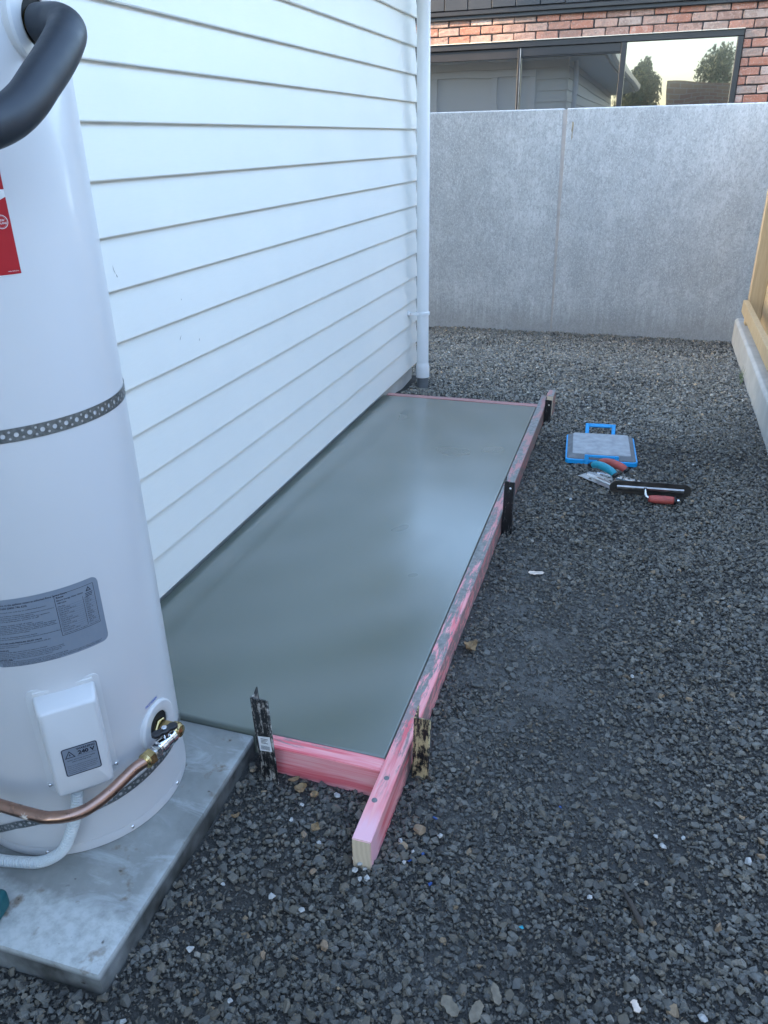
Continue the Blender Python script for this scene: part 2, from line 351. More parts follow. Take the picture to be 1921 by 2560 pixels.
    plain('foliage', (.075, .105, .045), .7, var=.4, scale=3)
    plain('trunk_bark', (.07, .055, .04), .9, var=.3)
build_materials()

# ================================================================== setting: ground
G = -.085
XW, ZB, BD = -1.444, .02, .145              # board face, bottom of the lowest board, cover
YE = 5.135                                   # far end of the weatherboard house
SL = dict(y0=1.4246, y1=4.4, x0=-1.455)
def tx(y): return -.485 + (y - 1.4246) * (-.034 / 2.9754)     # inner face of the long form board
_perm = rng.random((64, 64))
def vnoise(x, y, s):
    x = np.asarray(x) * s; y = np.asarray(y) * s; xi = np.floor(x).astype(int); yi = np.floor(y).astype(int); fx = x - xi; fy = y - yi
    fx = fx * fx * (3 - 2 * fx); fy = fy * fy * (3 - 2 * fy); g = lambda a, b: _perm[a % 64, b % 64]
    return (g(xi, yi) * (1 - fx) + g(xi + 1, yi) * fx) * (1 - fy) + (g(xi, yi + 1) * (1 - fx) + g(xi + 1, yi + 1) * fx) * fy
SLURRY = [(-.14, 1.95, .20, .85), (-.05, 2.4, .2, .7), (-.2, 2.15, .2, .9), (-.3, 2.6, .14, .8), (-.28, 1.4, .1, .6), (-.02, 1.55, .2, .55), (-.36, 1.62, .10, 1), (-.33, 1.95, .13, .9), (-.30, 2.35, .16, .8), (-.22, 1.50, .12, .6), (-.34, 2.75, .12, .7), (-.25, 1.75, .12, .8), (-.40, 3.3, .09, .5), (-.62, 1.30, .07, .35), (-.15, 1.25, .12, .5), (-.25, 1.0, .12, .4), (0.05, 1.7, .18, .4)]
def slurry(x, y):
    x = np.asarray(x, float); y = np.asarray(y, float); s = np.zeros_like(x)
    for cx, cy, r, a in SLURRY: s = np.maximum(s, a * np.exp(-((x - cx) ** 2 + (y - cy) ** 2) / (r * r)))
    return s
def gh(x, y):
    h = G + .012 * (vnoise(x, y, 2.3) - .5) + .010 * (vnoise(x, y, 7) - .5) + .005 * slurry(x, y)
    h = h - .03 * np.exp(-(((np.asarray(x) + 1.34) ** 2 + (np.asarray(y) - 4.93) ** 2) / .03))   # scraped away round the downpipe
    return h
gx = np.arange(-2.3, .78, .02); gy = np.arange(-.6, 6.76, .02); XX, YY = np.meshgrid(gx, gy)
HH = gh(XX, YY) - .004 + .004 * slurry(XX, YY); nx, ny = len(gx), len(gy)
idx = (np.arange(ny - 1)[:, None] * nx + np.arange(nx - 1)[None, :]).ravel()
bed = mesh_from(np.c_[XX.ravel(), YY.ravel(), HH.ravel()], np.c_[idx, idx + 1, idx + nx + 1, idx + nx], smooth=True)
at = bed.attributes.new('slurry', 'FLOAT', 'POINT'); at.data.foreach_set('value', slurry(XX, YY).ravel().astype(np.float32))
struct(obj('gravel_bed', bed, 'gravel_fines'))
gp = [(-400, -400), (400, -400), (400, 400), (-400, 400)]
struct(obj('ground', mesh_from([(x, y, -.16) for x, y in gp], [(0, 1, 2, 3)]), 'soil'))

# ================================================================== weatherboard house
def weatherboard_house():
    H = thing('weatherboard_house', 'white weatherboard house along the left side of the yard', 'house', (XW - 3.5, 0, G))
    n = 17; t_ = .019; x0h, y0h = -9.0, -6.0
    prof = lambda z: [(0, z), (-t_ - .012, z), (-t_ - .012, z + BD + .012), (-t_ - .002, z + BD + .012), (-t_ * .97, z + BD - .002)]
    for k in range(n):                                      # side facing the yard
        z = ZB + k * BD
        pts = [(XW + a, b) for a, b in prof(z)]
        b = prism_bm(pts, y0h, YE - .002, 'y'); edges = [e for e in b.edges if all(abs(v.co.x - XW) < 1e-6 for v in e.verts) and abs(e.verts[0].co.y - e.verts[1].co.y) > 1]
        bmesh.ops.bevel(b, geom=edges, offset=.0025, segments=2, affect='EDGES')
        obj('weatherboard', b, 'white_weatherboard', H)
    wx0, wx1, wz0, wz1 = -3.55, -1.92, .45, 2.33            # window in the end wall
    for k in range(n):                                      # end wall, seen only as a mirror image
        z = ZB + k * BD
        spans = [(x0h, XW - .014)] if z + BD < wz0 or z > wz1 else [(x0h, wx0), (wx1, XW - .014)]
        for a, b_ in spans: obj('weatherboard', prism_bm([(YE + u - .002, v) for u, v in prof(z)], a, b_, 'x'), 'white_weatherboard', H)
    box('foundation', x0h, XW - .04, y0h, YE - .02, -.5, ZB - .001, 'foundation_concrete', H, .004)
    box('wall_core', x0h + .05, XW - .032, y0h, YE - .035, ZB, 2.46, 'house_trim', H, 0)
    w = box('window_frame', wx0 - .0, wx1 + .0, YE - .06, YE + .025, wz1 - .09, wz1, 'house_trim', H)
    box('jamb', wx1 - .09, wx1, YE - .06, YE + .024, wz0, wz1 - .091, 'house_trim', w)
    box('jamb', wx0, wx0 + .09, YE - .06, YE + .024, wz0, wz1 - .091, 'house_trim', w)
    box('mullion', -2.60, -2.50, YE - .06, YE + .024, wz0, wz1 - .091, 'house_trim', w)
    box('sill', wx0, wx1, YE - .06, YE + .05, wz0 - .06, wz0 - .001, 'house_trim', w)
    cp = []
    for i in range(90): cp.append((wx0 + .1 + i * (wx1 - wx0 - .2) / 89, YE - .1 + .02 * math.sin(i * 1.1)))
    V = [(x, y, z) for z in (wz0, wz1 - .1) for x, y in cp]
    obj('curtain', mesh_from(V, [(i, i + 1, 91 + i, 90 + i) for i in range(89)], True), 'curtain', w)
    # eaves: flat soffit, fascia, gutter, hip roof
    ov = .594; ex, ey = XW + ov - .07, YE + ov - .07; zs = 2.44
    box('soffit', x0h - .5, ex, y0h - .5, ey, zs, zs + .012, 'house_trim', H, 0)
    box('fascia', ex, ex + .02, y0h - .5, ey + .02, zs - .02, zs + .15, 'house_trim', H)
    box('fascia', x0h - .5, ex - .001, ey, ey + .02, zs - .02, zs + .15, 'house_trim', H)
    gpf = [(0, .13), (0, .02), (.02, 0), (.075, .0), (.105, .03), (.115, .125), (.108, .128), (.1, .035), (.072, .008), (.02, .01), (.008, .13)]
    obj('gutter', prism_bm([(ex + .021 + u, zs + v) for u, v in gpf], y0h - .5, ey + .13, 'y'), 'white_pvc', H)
    obj('gutter', prism_bm([(ey + .021 + u, zs + v) for u, v in gpf], x0h - .5, ex + .018, 'x'), 'white_pvc', H)
    p = math.tan(R(24)); e0x, e1x, e0y, e1y, ze = x0h - .52, ex + .06, y0h - .52, ey + .06, zs + .13
    hw = (e1x - e0x) / 2; rz = ze + hw * p; cx = (e0x + e1x) / 2
    rv = [(e0x, e0y, ze), (e1x, e0y, ze), (e1x, e1y, ze), (e0x, e1y, ze), (cx, e0y + hw, rz), (cx, e1y - hw, rz)]
    roof = obj('roof', mesh_from(rv, [(0, 1, 4), (1, 2, 5, 4), (2, 3, 5), (3, 0, 4, 5), (3, 2, 1, 0)]), 'dark_roof', H)
    k = 0
    for i in range(1, 11):                                  # overlapping tile courses on the two slopes the mirror shows
        f0 = i / 11
        a = [(e1x - hw * f0 + .03, e0y + hw * f0, ze + hw * p * f0 + .006), (e1x - hw * f0 + .03, e1y - hw * f0, ze + hw * p * f0 + .006)]
        tube('tile_course', a, .02, 'dark_roof', roof, 6)
        a = [(e0x + hw * f0, e1y - hw * f0 + .03, ze + hw * p * f0 + .006), (e1x - hw * f0, e1y - hw * f0 + .03, ze + hw * p * f0 + .006)]
        if a[0][0] < a[1][0]: tube('tile_course', a, .02, 'dark_roof', roof, 6)
    # scuffs on the paint
    def scuff(y, z, L, w, tilt, bend=.2):
        k = int(math.floor((z - ZB) / BD)); fz = (z - ZB - k * BD) / BD
        V = []; nS = 7
        for i in range(nS):
            t = i / (nS - 1); ww = w * math.sin(math.pi * (.08 + .84 * t)) * (.5 + .8 * t); yy = y + L * (t - .5) * math.sin(tilt) + bend * L * (t - .5) ** 2; zz = z + L * (.5 - t) * math.cos(tilt)
            xx = XW - t_ * .97 * (zz - ZB - k * BD) / BD + .0009
            V += [(xx, yy - ww, zz), (xx, yy + ww, zz)]
        obj('scuff_mark', mesh_from(V, [(2 * i, 2 * i + 1, 2 * i + 3, 2 * i + 2) for i in range(nS - 1)]), 'twig', H)
    scuff(1.95, 1.092, .026, .0008, .15, .4); scuff(1.957, 1.074, .009, .0014, .1); scuff(2.28, .95, .006, .001, .3); scuff(2.25, .83, .02, .0012, -.8); scuff(2.36, .80, .012, .001, -.5)
    return H
weatherboard_house()

def downpipe():
    px, py, r = -1.365, 4.97, .0392
    D = thing('downpipe', 'white round downpipe at the far corner of the weatherboard house', 'downpipe', (px, py, G))
    obj('pipe', lathe_me([(r, .06), (r, 2.42)], 32, (px, py, 0)), 'white_pvc', D)
    auto_smooth(obj('socket', lathe_me([(r + .0, -.036), (r + .0065, -.036), (r + .0065, .035), (r + .003, .05), (r, .062)], 32, (px, py, 0)), 'white_pvc', D))
    obj('drain_stub', lathe_me([(r - .001, -.2), (r - .001, -.03)], 32, (px, py, 0)), 'grey_pvc', D)
    c = auto_smooth(obj('clip', lathe_me([(r, .376), (r + .006, .378), (r + .006, .396), (r, .398)], 32, (px, py, 0)), 'white_pvc', D))
    box('clip_arm', XW - .004, px - .02, 4.925, 4.945, .379, .397, 'white_pvc', c, .002)
    obj('clip_foot', lathe_me([(.001, .010), (.012, .010), (.016, .006), (.016, -.005)], 20, (XW - .004, 4.925, .389), (1, 0, 0)), 'white_pvc', c)
    obj('screw', lathe_me([(.0005, .0135), (.004, .012), (.005, .009)], 12, (XW - .004, 4.925, .389), (1, 0, 0)), 'tool_steel', c)
downpipe()

# ================================================================== concrete boundary wall, kerb, fence
def concrete_wall():
    W = thing('concrete_wall', 'tall grey precast concrete wall across the end of the yard', 'wall', (0, 6.72, G))
    j0, j1 = -.735, -.709
    for a, b in ((-4.4, j0 - .009), (j0 + .013, 3.4)):
        obj('panel', prism_bm([(a, -.4), (b + (.022 if a < -1 else 0), -.4), (b, 1.605), (a - (0 if a < -1 else 0), 1.605)], 6.72, 6.88, 'y', .008), 'wall_concrete', W)
    obj('joint_sealant', prism_bm([(j0 + .006, -.3), (j0 + .028, -.3), (j0 + .020, 1.597), (j0 - .014, 1.597)], 6.7225, 6.86, 'y'), 'sealant', W)
    rs = []; rr = random.Random(3)
    for i in range(9): rs.append((-.672 + .018 * math.sin(i * .7) * (1 - i / 10), 1.50 - i * .016))
    pts = [(-.676, 1.512), (-.668, 1.515), (-.661, 1.50), (-.664, 1.46), (-.667, 1.43), (-.665, 1.41), (-.671, 1.385), (-.674, 1.40), (-.672, 1.435), (-.678, 1.45), (-.675, 1.48)]
    obj('rust_stain', prism_bm(pts, 6.7185, 6.7215, 'y'), 'rust_stain', W)
concrete_wall()
def kerb():
    pts = [(.70, -.4), (.70, .085), (.715, .10), (1.0, .10), (1.0, -.4)]
    tag(obj('concrete_kerb', prism_bm(pts, -2.5, 6.717, 'y', .004), 'kerb_concrete'), 'low concrete kerb under the timber fence at right', 'kerb')
kerb()
def fence():
    F = thing('timber_fence', 'pale timber paling fence standing on the concrete kerb at right', 'fence', (.85, 3, .1))
    for y in (6.49, 4.75, 3.0): box('post', .745, .845, y - .05, y + .05, .101, 1.72, 'fence_pine', F, .003)
    for z in (.20, 1.30):
        for a, b in ((4.71, 6.44), (2.96, 4.705)): box('rail', .704, .744, a, b, z, z + .09, 'fence_pine', F, .003)
    base = None; y = 6.53
    while y > 3.0:
        o = box('paling', .847, .865, y - .146, y, .12, 1.68, 'fence_pine', F, .002) if base is None else link(base.copy(), F)
        if base is None: base = o; yb = y
        else: o.location = (0, y - yb, random.uniform(-.004, .004))
        y -= .15
fence()

# ================================================================== brick house beyond the wall
YB = 9.2
def brick_house():
    B = thing('brick_house', 'red brick house with dark window behind the concrete wall', 'house', (-1, YB + .1, G))
    wx0, wx1, wz0, wz1 = -4.6, .607, 1.0, 2.297
    # mortar wall with an opening
    for a in ((-5.2, wx0, .0, 2.60), (wx1, 2.6, .0, 2.60), (wx0, wx1, wz1, 2.60), (wx0, wx1, 0, wz0)):
        box('wall', a[0], a[1], YB + .012, YB + .2, a[2], a[3], 'mortar', B, 0)
    BW, BH, J = .216, .068, .010
    meshes = []
    for k in range(6):
        r = random.Random(40 + k); bm = box_bm(-BW / 2, BW / 2, -.05, .05, -BH / 2, BH / 2)
        bmesh.ops.subdivide_edges(bm, edges=list(bm.edges), cuts=2, use_grid_fill=True)
        bmesh.ops.bevel(bm, geom=[e for e in bm.edges if e.calc_face_angle(0) > 1], offset=.006, segments=1, affect='EDGES')
        for v in bm.verts: v.co += Vector((r.uniform(-1, 1) * .0026, r.uniform(-1, 1) * .002, r.uniform(-1, 1) * .0026))
        me = bpy.data.meshes.new('brick'); bm.to_mesh(me); bm.free(); me.shade_flat(); me.materials.append(MATS['old_brick']); meshes.append(me)
    r = random.Random(5)
    for row in range(-12, 4):
        z = wz1 + .004 + BH / 2 + row * (BH + J); off = (row % 2) * (BW + J) / 2
        for i in range(-14, 10):
            x = .118 + off + i * (BW + J)
            if x < -3.2 or x > 1.7 or z < 1.55: continue
            if row < 0:
                if x - BW / 2 < wx1 + .0 - .001:
                    if x + BW / 2 > wx1 + .05:             # cut brick at the jamb
                        w = x + BW / 2 - wx1 - .006; o = bpy.data.objects.new('brick', meshes[0]); o.scale = (w / BW, 1, 1); o.location = (wx1 + .006 + w / 2, YB + .05, z); link(o, B)
                    continue
            o = bpy.data.objects.new('brick', meshes[r.randrange(6)])
            o.location = (x + r.uniform(-.003, .003), YB + .05 + r.uniform(-.004, .004), z + r.uniform(-.002, .002)); o.rotation_euler = (0, r.uniform(-.008, .008), r.choice((0, math.pi)))
            link(o, B)
    # window
    yf = YB - .012
    W = box('window_frame', wx0, wx1, yf, YB + .09, wz1 - .055, wz1, 'dark_aluminium', B, .003)
    box('head_flashing', wx0 - .02, wx1 + .0, YB - .03, YB + .02, wz1 + .0015, wz1 + .0075, 'flashing', W, 0)
    box('jamb', wx1 - .052, wx1, yf + .001, YB + .09, wz0, wz1 - .056, 'dark_aluminium', W, .003)
    box('mullion', -.505, -.452, yf + .002, YB + .09, wz0, wz1 - .056, 'dark_aluminium', W, .003)
    box('sash_head', wx0, -.506, YB + .018, YB + .06, wz1 - .15, wz1 - .056, 'dark_aluminium', W, .003)
    box('sash_head', -1.49, -.507, YB + .008, YB + .0175, wz1 - .135, wz1 - .057, 'dark_aluminium', W, .002)
    box('sash_stile', -1.525, -1.488, YB + .004, YB + .06, wz0, wz1 - .057, 'dark_aluminium', W, .003)
    obj('bead', box_bm(-1.5, -1.494, YB - .002, YB + .0035, wz0, wz1 - .06), 'tool_steel', W)
    for a, b, y in ((wx0, -1.526, YB + .035), (-1.487, -.506, YB + .031), (-.451, wx1 - .053, YB + .03)):
        obj('pane', mesh_from([(a, y, wz0), (b, y, wz0), (b, y, wz1 - .057), (a, y, wz1 - .057)], [(0, 1, 2, 3)]), 'window_glass', W)
    # dark ledge and upper cladding
    box('ledge', -5.2, 2.6, YB - .035, YB + .2, 2.508, 2.572, 'dark_cladding', B, .006)
    box('ledge', -5.2, 2.6, YB - .06, YB + .2, 2.545, 2.585, 'dark_aluminium', B, .005)
    box('cladding_backing', -5.2, 2.6, YB - .02, YB + .2, 2.586, 2.95, 'dark_aluminium', B, 0)
    x = -4.0; i = 0; r = random.Random(9)
    while x < 2.4:
        box('cladding_panel', x + .003, x + .2405, YB - .045 - r.uniform(0, .006), YB - .021, 2.592 + r.uniform(0, .008), 2.95, 'dark_cladding', B, .003); x += .2438
    box('roof', -5.6, 3.0, YB - .08, YB + 6, 2.951, 3.05, 'dark_roof', B, .01)
brick_house()

# ================================================================== fresh slab and its formwork
def slab():
    y0, y1 = SL['y0'], SL['y1']; x0 = SL['x0']; g = .003
    b = prism_bm([(x0, y0 + g), (tx(y0) - g, y0 + g), (tx(y1) - g, y1 - g), (x0, y1 - g)], -.12, -.002, 'z')
    e = [e for e in b.edges if all(abs(v.co.z + .002) < 1e-6 for v in e.verts) and not all(abs(v.co.x - x0) < 1e-6 for v in e.verts)]
    bmesh.ops.bevel(b, geom=e, offset=.007, segments=4, profile=.5, affect='EDGES')
    o = tag(obj('concrete_slab', b, 'wet_concrete'), 'freshly trowelled wet concrete slab inside pink timber formwork', 'slab'); auto_smooth(o, 40)
slab()
def formwork():
    T = thing('formwork', 'pink stained timber formwork boards boxing in the wet slab', 'formwork', (-.46, 2.9, -.09))
    ya, yb = 1.165, 4.62; k = -.034 / 2.9754
    def board(pts, nm, z0, z1, r):
        b = prism_bm(pts, z0, z1, 'z'); bmesh.ops.bevel(b, geom=list(b.edges), offset=.002, segments=2, affect='EDGES')
        long_e = [e for e in b.edges if e.calc_length() > .3]; bmesh.ops.subdivide_edges(b, edges=long_e, cuts=30)
        for v in b.verts: v.co.z += .0011 * math.sin(v.co.y * 9 + v.co.x * 11 + r) + (.0006 * math.sin(v.co.y * 57) if v.co.z > -.01 else 0)
        return obj('form_board', b, nm, T)
    board([(tx(ya), ya), (tx(ya) + .045, ya), (tx(yb) + .045, yb), (tx(yb), yb)], 'pink_timber_long', -.098, .0025, 0)
    board([(-.808, 1.379), (tx(1.379) - .001, 1.379), (tx(1.4246) - .001, 1.4246), (-.808, 1.4246)], 'pink_timber_cross', -.098, .001, 2)
    board([(-1.44, SL['y1']), (tx(SL['y1']) - .001, SL['y1']), (tx(4.445) - .001, 4.445), (-1.44, 4.445)], 'pink_timber_cross', -.098, -.001, 4)
    # screw heads and a saw kerf mark on the near end
    for x, y in ((-.462, 1.36), (-.468, 1.285)): obj('nail_head', lathe_me([(.0001, .0042), (.0065, .004), (.007, .002)], 12, (x, y, 0)), 'board_foam_edge', T)
formwork()
tag(box('timber_offcut', -.517, -.474, 4.475, 4.60, -.1, .045, 'pink_timber_long', None, .003), 'short pink timber offcut standing at the far end of the formwork', 'timber')
bpy.data.objects['timber_offcut'].location.x = .038

def peg(name, x, y, top, mat, label, tilt=(0, 0), w=.041, deep=.036, holes=True, clean=False):
    """angle-section form peg: a flange facing the camera and one running back to the timber"""
    P = thing(name, label, 'peg', (x, y, G), (tilt[0], tilt[1], 0), 'steel pegs driven in beside the formwork')
    h = top - G; th = .004; bm = bmesh.new()
    # front flange with a ragged hammered top
    xs = [0, .008, .016, .025, .033, w]; r = random.Random(int(x * 1000)); V = []
    tops = [h - .001 + r.uniform(-.003, .001) for _ in xs]
    for yy in (0, th):
        for i, u in enumerate(xs): V += [(u, yy, -.3), (u, yy, tops[i])]
    n = len(xs); F = []
    for i in range(n - 1):
        a = 2 * i; F += [(a, a + 2, a + 3, a + 1)]; c = 2 * n + 2 * i; F += [(c, c + 1, c + 3, c + 2)]; F += [(a + 1, a + 3, c + 3, c + 1)]
    F += [(0, 1, 2 * n + 1, 2 * n), (2 * n - 2, 4 * n - 2, 4 * n - 1, 2 * n - 1)]
    me = mesh_from(V, F); obj('front_flange', me, mat, P, True)
    obj('back_flange', prism_bm([(th + .0005, -.3), (deep, -.3), (deep, h + .006), (deep * .5, h - .004), (th + .0005, h - .003)], 0, th, 'x', .0006), mat, P, True)
    # weld bead up the edge, as on a star picket
    obj('edge_bead', tube_me([(w, .002, -.3), (w, .002, h - .004)], .0028, 8), mat, P, True)
    if holes:
        for z in (h - .03,): obj('nail_hole', lathe_me([(.0001, .0009), (.0042, .0008), (.0046, 0)], 14, (w * .62, 0, z), (0, -1, 0)), 'pale_chip' if not clean else 'label_white', P, True)
    return P
p1 = peg('form_peg', -.797, 1.341, .190, 'peg_enamel', 'black steel peg with a white barcode sticker beside the pad', (R(1.0), R(-1.0)), w=.045, holes=False)
peg('form_peg', -.430, 1.47, .118, 'peg_enamel_caked', 'black and tan caked steel peg at the near end of the long board', (R(1.0), R(2.0)), holes=False)
peg('form_peg', -.454, 2.90, .155, 'peg_enamel_clean', 'black steel peg halfway along the long form board', (R(-1), R(.5)), clean=True)
peg('form_peg', -.472, 4.36, .055, 'peg_enamel_clean', 'black steel peg by the offcut at the far formwork corner', (R(0), R(1.0)), w=.036)
# barcode sticker on the first peg
sw, sh = .027, .036
st = obj('price_sticker', prism_bm([(.008, .108), (.042, .111), (.040, .158), (.007, .154)], -.0012, -.0004, 'y'), 'label_white', p1, True)
for i in range(13):
    u = .0130 + i * .0019; obj('bar', mesh_from([(u, -.0016, .114), (u + .0008, -.0016, .114), (u + .0008, -.0016, .127), (u, -.0016, .127)], [(0, 1, 2, 3)]), 'label_ink', st, True)
for i in range(4): obj('print_line', mesh_from([(.0145, -.0016, .150 - i * .0045), (.0145 + (.02, .017, .013, .019)[i], -.0016, .150 - i * .0045), (.0145 + (.02, .017, .013, .019)[i], -.0016, .1482 - i * .0045), (.0145, -.0016, .1482 - i * .0045)], [(0, 1, 2, 3)]), 'label_ink', st, True)

# ================================================================== pad under the cylinder
def pad():
    pts = [(-1.45, .722), (-.842, .737), (-.857, 1.4235), (-1.45, 1.4235)]
    b = prism_bm(pts, -.45, -.02, 'z')
    e = [e for e in b.edges if all(abs(v.co.z + .02) < 1e-6 for v in e.verts) and not all(abs(v.co.y - 1.4235) < 1e-5 for v in e.verts)] + [e for e in b.edges if all(abs(v.co.x + .842) < 1e-5 for v in e.verts)]
    bmesh.ops.bevel(b, geom=e, offset=.0035, segments=2, profile=.5, affect='EDGES')
    r = random.Random(2)
    o = tag(obj('concrete_pad', b, 'cured_concrete'), 'grey stained concrete pad under the hot water cylinder', 'pad'); auto_smooth(o, 40)
    # casting lip along the right edge
pad()

# ================================================================== hot water cylinder
TX, TY, TR = -1.195, 1.17, .244
def tp(az, z, d=0.0):
    a = R(az); return Vector((TX + (TR + d) * math.sin(a), TY - (TR + d) * math.cos(a), z))
def cylinder():
    H = thing('hot_water_cylinder', 'tall white hot water cylinder on the concrete pad', 'water heater', (TX, TY, -.02))
    obj('casing', lathe_me([(TR, .0065), (TR, 1.74), (TR - .01, 1.765), (TR - .05, 1.79), (.001, 1.80)], 128, (TX, TY, 0)), 'tank_enamel', H)
    auto_smooth(obj('base_skirt', lathe_me([(TR - .003, -.0195), (TR + .0003, -.018), (TR + .0007, .004), (TR + .0002, .006), (TR - .002, .006)], 128, (TX, TY, 0)), 'tank_enamel', H))
    for az in (98, 62, 18, -25): obj('rivet', lathe_me([(.0005, .0035), (.003, .003), (.0045, .001), (.0048, 0)], 12, tp(az, -.006, .0006), tp(az, 0) - Vector((TX, TY, 0))), 'chrome', H)
    # perforated straps
    def strap(name, az0, az1, zf, w, d=.0012):
        V = []; F = []
        def P(az, z): return tp(az, z, d)
        def cell(a0, a1, z0, z1, hr):
            ac, zc = (a0 + a1) / 2, (z0 + z1) / 2; k = len(V); deg = math.degrees(hr / TR)
            out = [(a0, z0), (ac, z0), (a1, z0), (a1, zc), (a1, z1), (ac, z1), (a0, z1), (a0, zc)]
            for a, z in out: V.append(P(a, z + zf(a)))
            for i in range(8):
                t = math.pi * (1.25 + i / 4); V.append(P(ac + deg * math.cos(t), zc + hr * math.sin(t) + zf(ac)))
            for i in range(8): j = (i + 1) % 8; F.append((k + i, k + j, k + 8 + j, k + 8 + i))
        a = az0; big = math.degrees(.0135 / TR); sm = math.degrees(.0085 / TR)
        while a < az1:
            cell(a, a + big, -w / 2, w / 2, .0044); a += big
            cell(a, a + sm, -w / 2, 0, .0023); cell(a, a + sm, 0, w / 2, .0023); a += sm
        return obj(name, mesh_from(V, F, True), 'galvanised', H)
    strap('strap', -60, 150, lambda a: .962, .0245)
    zs = [(-30, -.01), (-8.6, .040), (4.6, .072), (18.1, .091), (57.6, .103), (67, .108), (83, .115), (120, .118)]
    strap('strap', -30, 120, lambda a: float(np.interp(a, [q[0] for q in zs], [q[1] for q in zs])), .021, .0025)
    # ---- ports on the right-hand side
    def port(z, pr, hole, name, az=90):
        ax = tp(az, z) - Vector((TX, TY, z)); o = tp(az, z, -.008)
        p = auto_smooth(obj(name, lathe_me([(pr, -.004), (pr, .010), (pr - .004, .0135), (hole + .006, .0145), (hole, .012), (hole, -.03)], 48, o, ax), 'tank_plastic', H))
        obj('recess', lathe_me([(.0005, .0084), (hole + .001, .0085)], 32, o, ax), 'dark_hole', p)
        return p
    port(.207, .060, .033, 'inlet_flange'); port(1.586, .066, .037, 'outlet_flange', 93.5)
    # ---- electrical cover
    n = Vector((math.sin(R(44.5)), -math.cos(R(44.5)), 0)); t = Vector((-n.y, n.x, 0)); O = Vector((TX, TY, 0))
    def bp(s, z, d): return O + n * (TR + d) + t * s + Vector((0, 0, z))
    def on(s, z, d): return tp(44.5 + math.degrees(s / TR), z, d)
    def rrect(x0, x1, y0, y1, r, k=6):
        c = [(x1 - r, y1 - r, 0), (x0 + r, y1 - r, 90), (x0 + r, y0 + r, 180), (x1 - r, y0 + r, 270)]
        return [(cx + r * math.cos(R(a + 90 * i / k)), cy + r * math.sin(R(a + 90 * i / k))) for cx, cy, a in c for i in range(k + 1)]
    def loft(name, rings, mat, parent, closed=True):
        V = [p for ring in rings for p in ring]; m = len(rings[0]); F = []
        for i in range(len(rings) - 1):
            for j in range(m): F.append((i * m + j, i * m + (j + 1) % m, (i + 1) * m + (j + 1) % m, (i + 1) * m + j))
        if closed: F.append(tuple((len(rings) - 1) * m + j for j in range(m)))
        o = obj(name, mesh_from(V, F), mat, parent); bm = bmesh.new(); bm.from_mesh(o.data); bmesh.ops.recalc_face_normals(bm, faces=bm.faces); bm.to_mesh(o.data); bm.free()
        return auto_smooth(o, 50)
    def ringc(x0, x1, y0, y1, r, d): return [on(s, z, d) for s, z in rrect(x0, x1, y0, y1, r)]
    def ringf(x0, x1, y0, y1, r, d): return [bp(s, z, d) for s, z in rrect(x0, x1, y0, y1, r)]
    cv = loft('element_cover', [ringc(-.072, .072, .168, .436, .016, 0), ringc(-.0715, .0715, .1685, .4355, .0155, .0022), ringc(-.066, .066, .172, .431, .012, .0028),
          [on(s_, z_, .003) for s_, z_ in rrect(-.060, .060, .188, .420, .008)], ringf(-.058, .058, .191, .417, .008, .02), ringf(-.056, .056, .194, .4145, .008, .042), ringf(-.0535, .0535, .197, .4115, .008, .0485), ringf(-.049, .049, .202, .407, .006, .051)], 'tank_plastic', H)
    loft('cover_rib', [[on(s, z, .0026) for s, z in rrect(-.058, .058, .4225, .4305, .003)], [on(s, z, .005) for s, z in rrect(-.0565, .0565, .424, .429, .002)]], 'tank_plastic', cv)
    for s in (-.0672, .0672): obj('screw', lathe_me([(.0004, .0055), (.0028, .005), (.0042, .003), (.0045, .001)], 14, on(s, .191, .001), on(s, .191, 1) - on(s, .191, 0)), 'chrome', cv)
    for s in (-.0672, .0672): obj('screw_tab', lathe_me([(.0078, -.001), (.0078, .0032), (.006, .0038), (.0005, .0039)], 18, on(s, .191, -.001), on(s, .191, 1) - on(s, .191, 0)), 'tank_plastic', cv)
    # warning sticker
    wm = lambda d: (lambda x, y: bp(x * .001 + .0042, y * .001 + .2805, .0512 + d))
    lab = obj('warning_sticker', mesh_from([wm(.0003)(x, y) for x, y in rrect(-35, 35, -35.5, 35.5, 5)], [tuple(range(28))]), 'label_silver', cv)
    pr = Print(); ro = rrect(-34.4, 34.4, -34.9, 34.9, 4.6); ri = rrect(-32.6, 32.6, -33.1, 33.1, 3.2)
    pr.add(ro + ri, [(i, (i + 1) % 28, 28 + (i + 1) % 28, 28 + i) for i in range(28)])
    pr.text('WARNING', -6, 25, 7.2, fit=36, bold=.03); pr.text('240 V', -4, 13.6, 12.5, fit=33, bold=.045); pr.text('Do not touch inside', -6, 9.6, 3.4, fit=36)
    tri = lambda r_, cx, cy: [(cx + r_ * math.cos(R(a)), cy + r_ * math.sin(R(a))) for a in (90, 210, 330)]
    o_, i_ = tri(12, -20, 16), tri(8.6, -20, 16); pr.add(o_ + i_, [(k, (k + 1) % 3, 3 + (k + 1) % 3, 3 + k) for k in range(3)])
    pr.poly([(-19.2, 22), (-22, 16.6), (-20.2, 16.8), (-21, 12), (-18, 17.6), (-19.8, 17.4)])
    pr.text('Isolate electrical power supply', -27, 2.6, 4.2, fit=54, bold=.01); pr.text('before removing cover.', -19, -2.6, 4.2, fit=38, bold=.01)
    for i, s in enumerate(('Power to the equipment and electrical wiring', 'to be carried out only by an authorised', 'person such as a licensed electrician in', 'accordance with wiring rules and local', 'installation regulations.')):
        pr.text(s, -29, -11.4 - i * 4.6, 3.7, fit=(58, 56, 57, 54, 36)[i])
    pr.build('warning_print', wm(.0006), 'label_ink', lab)
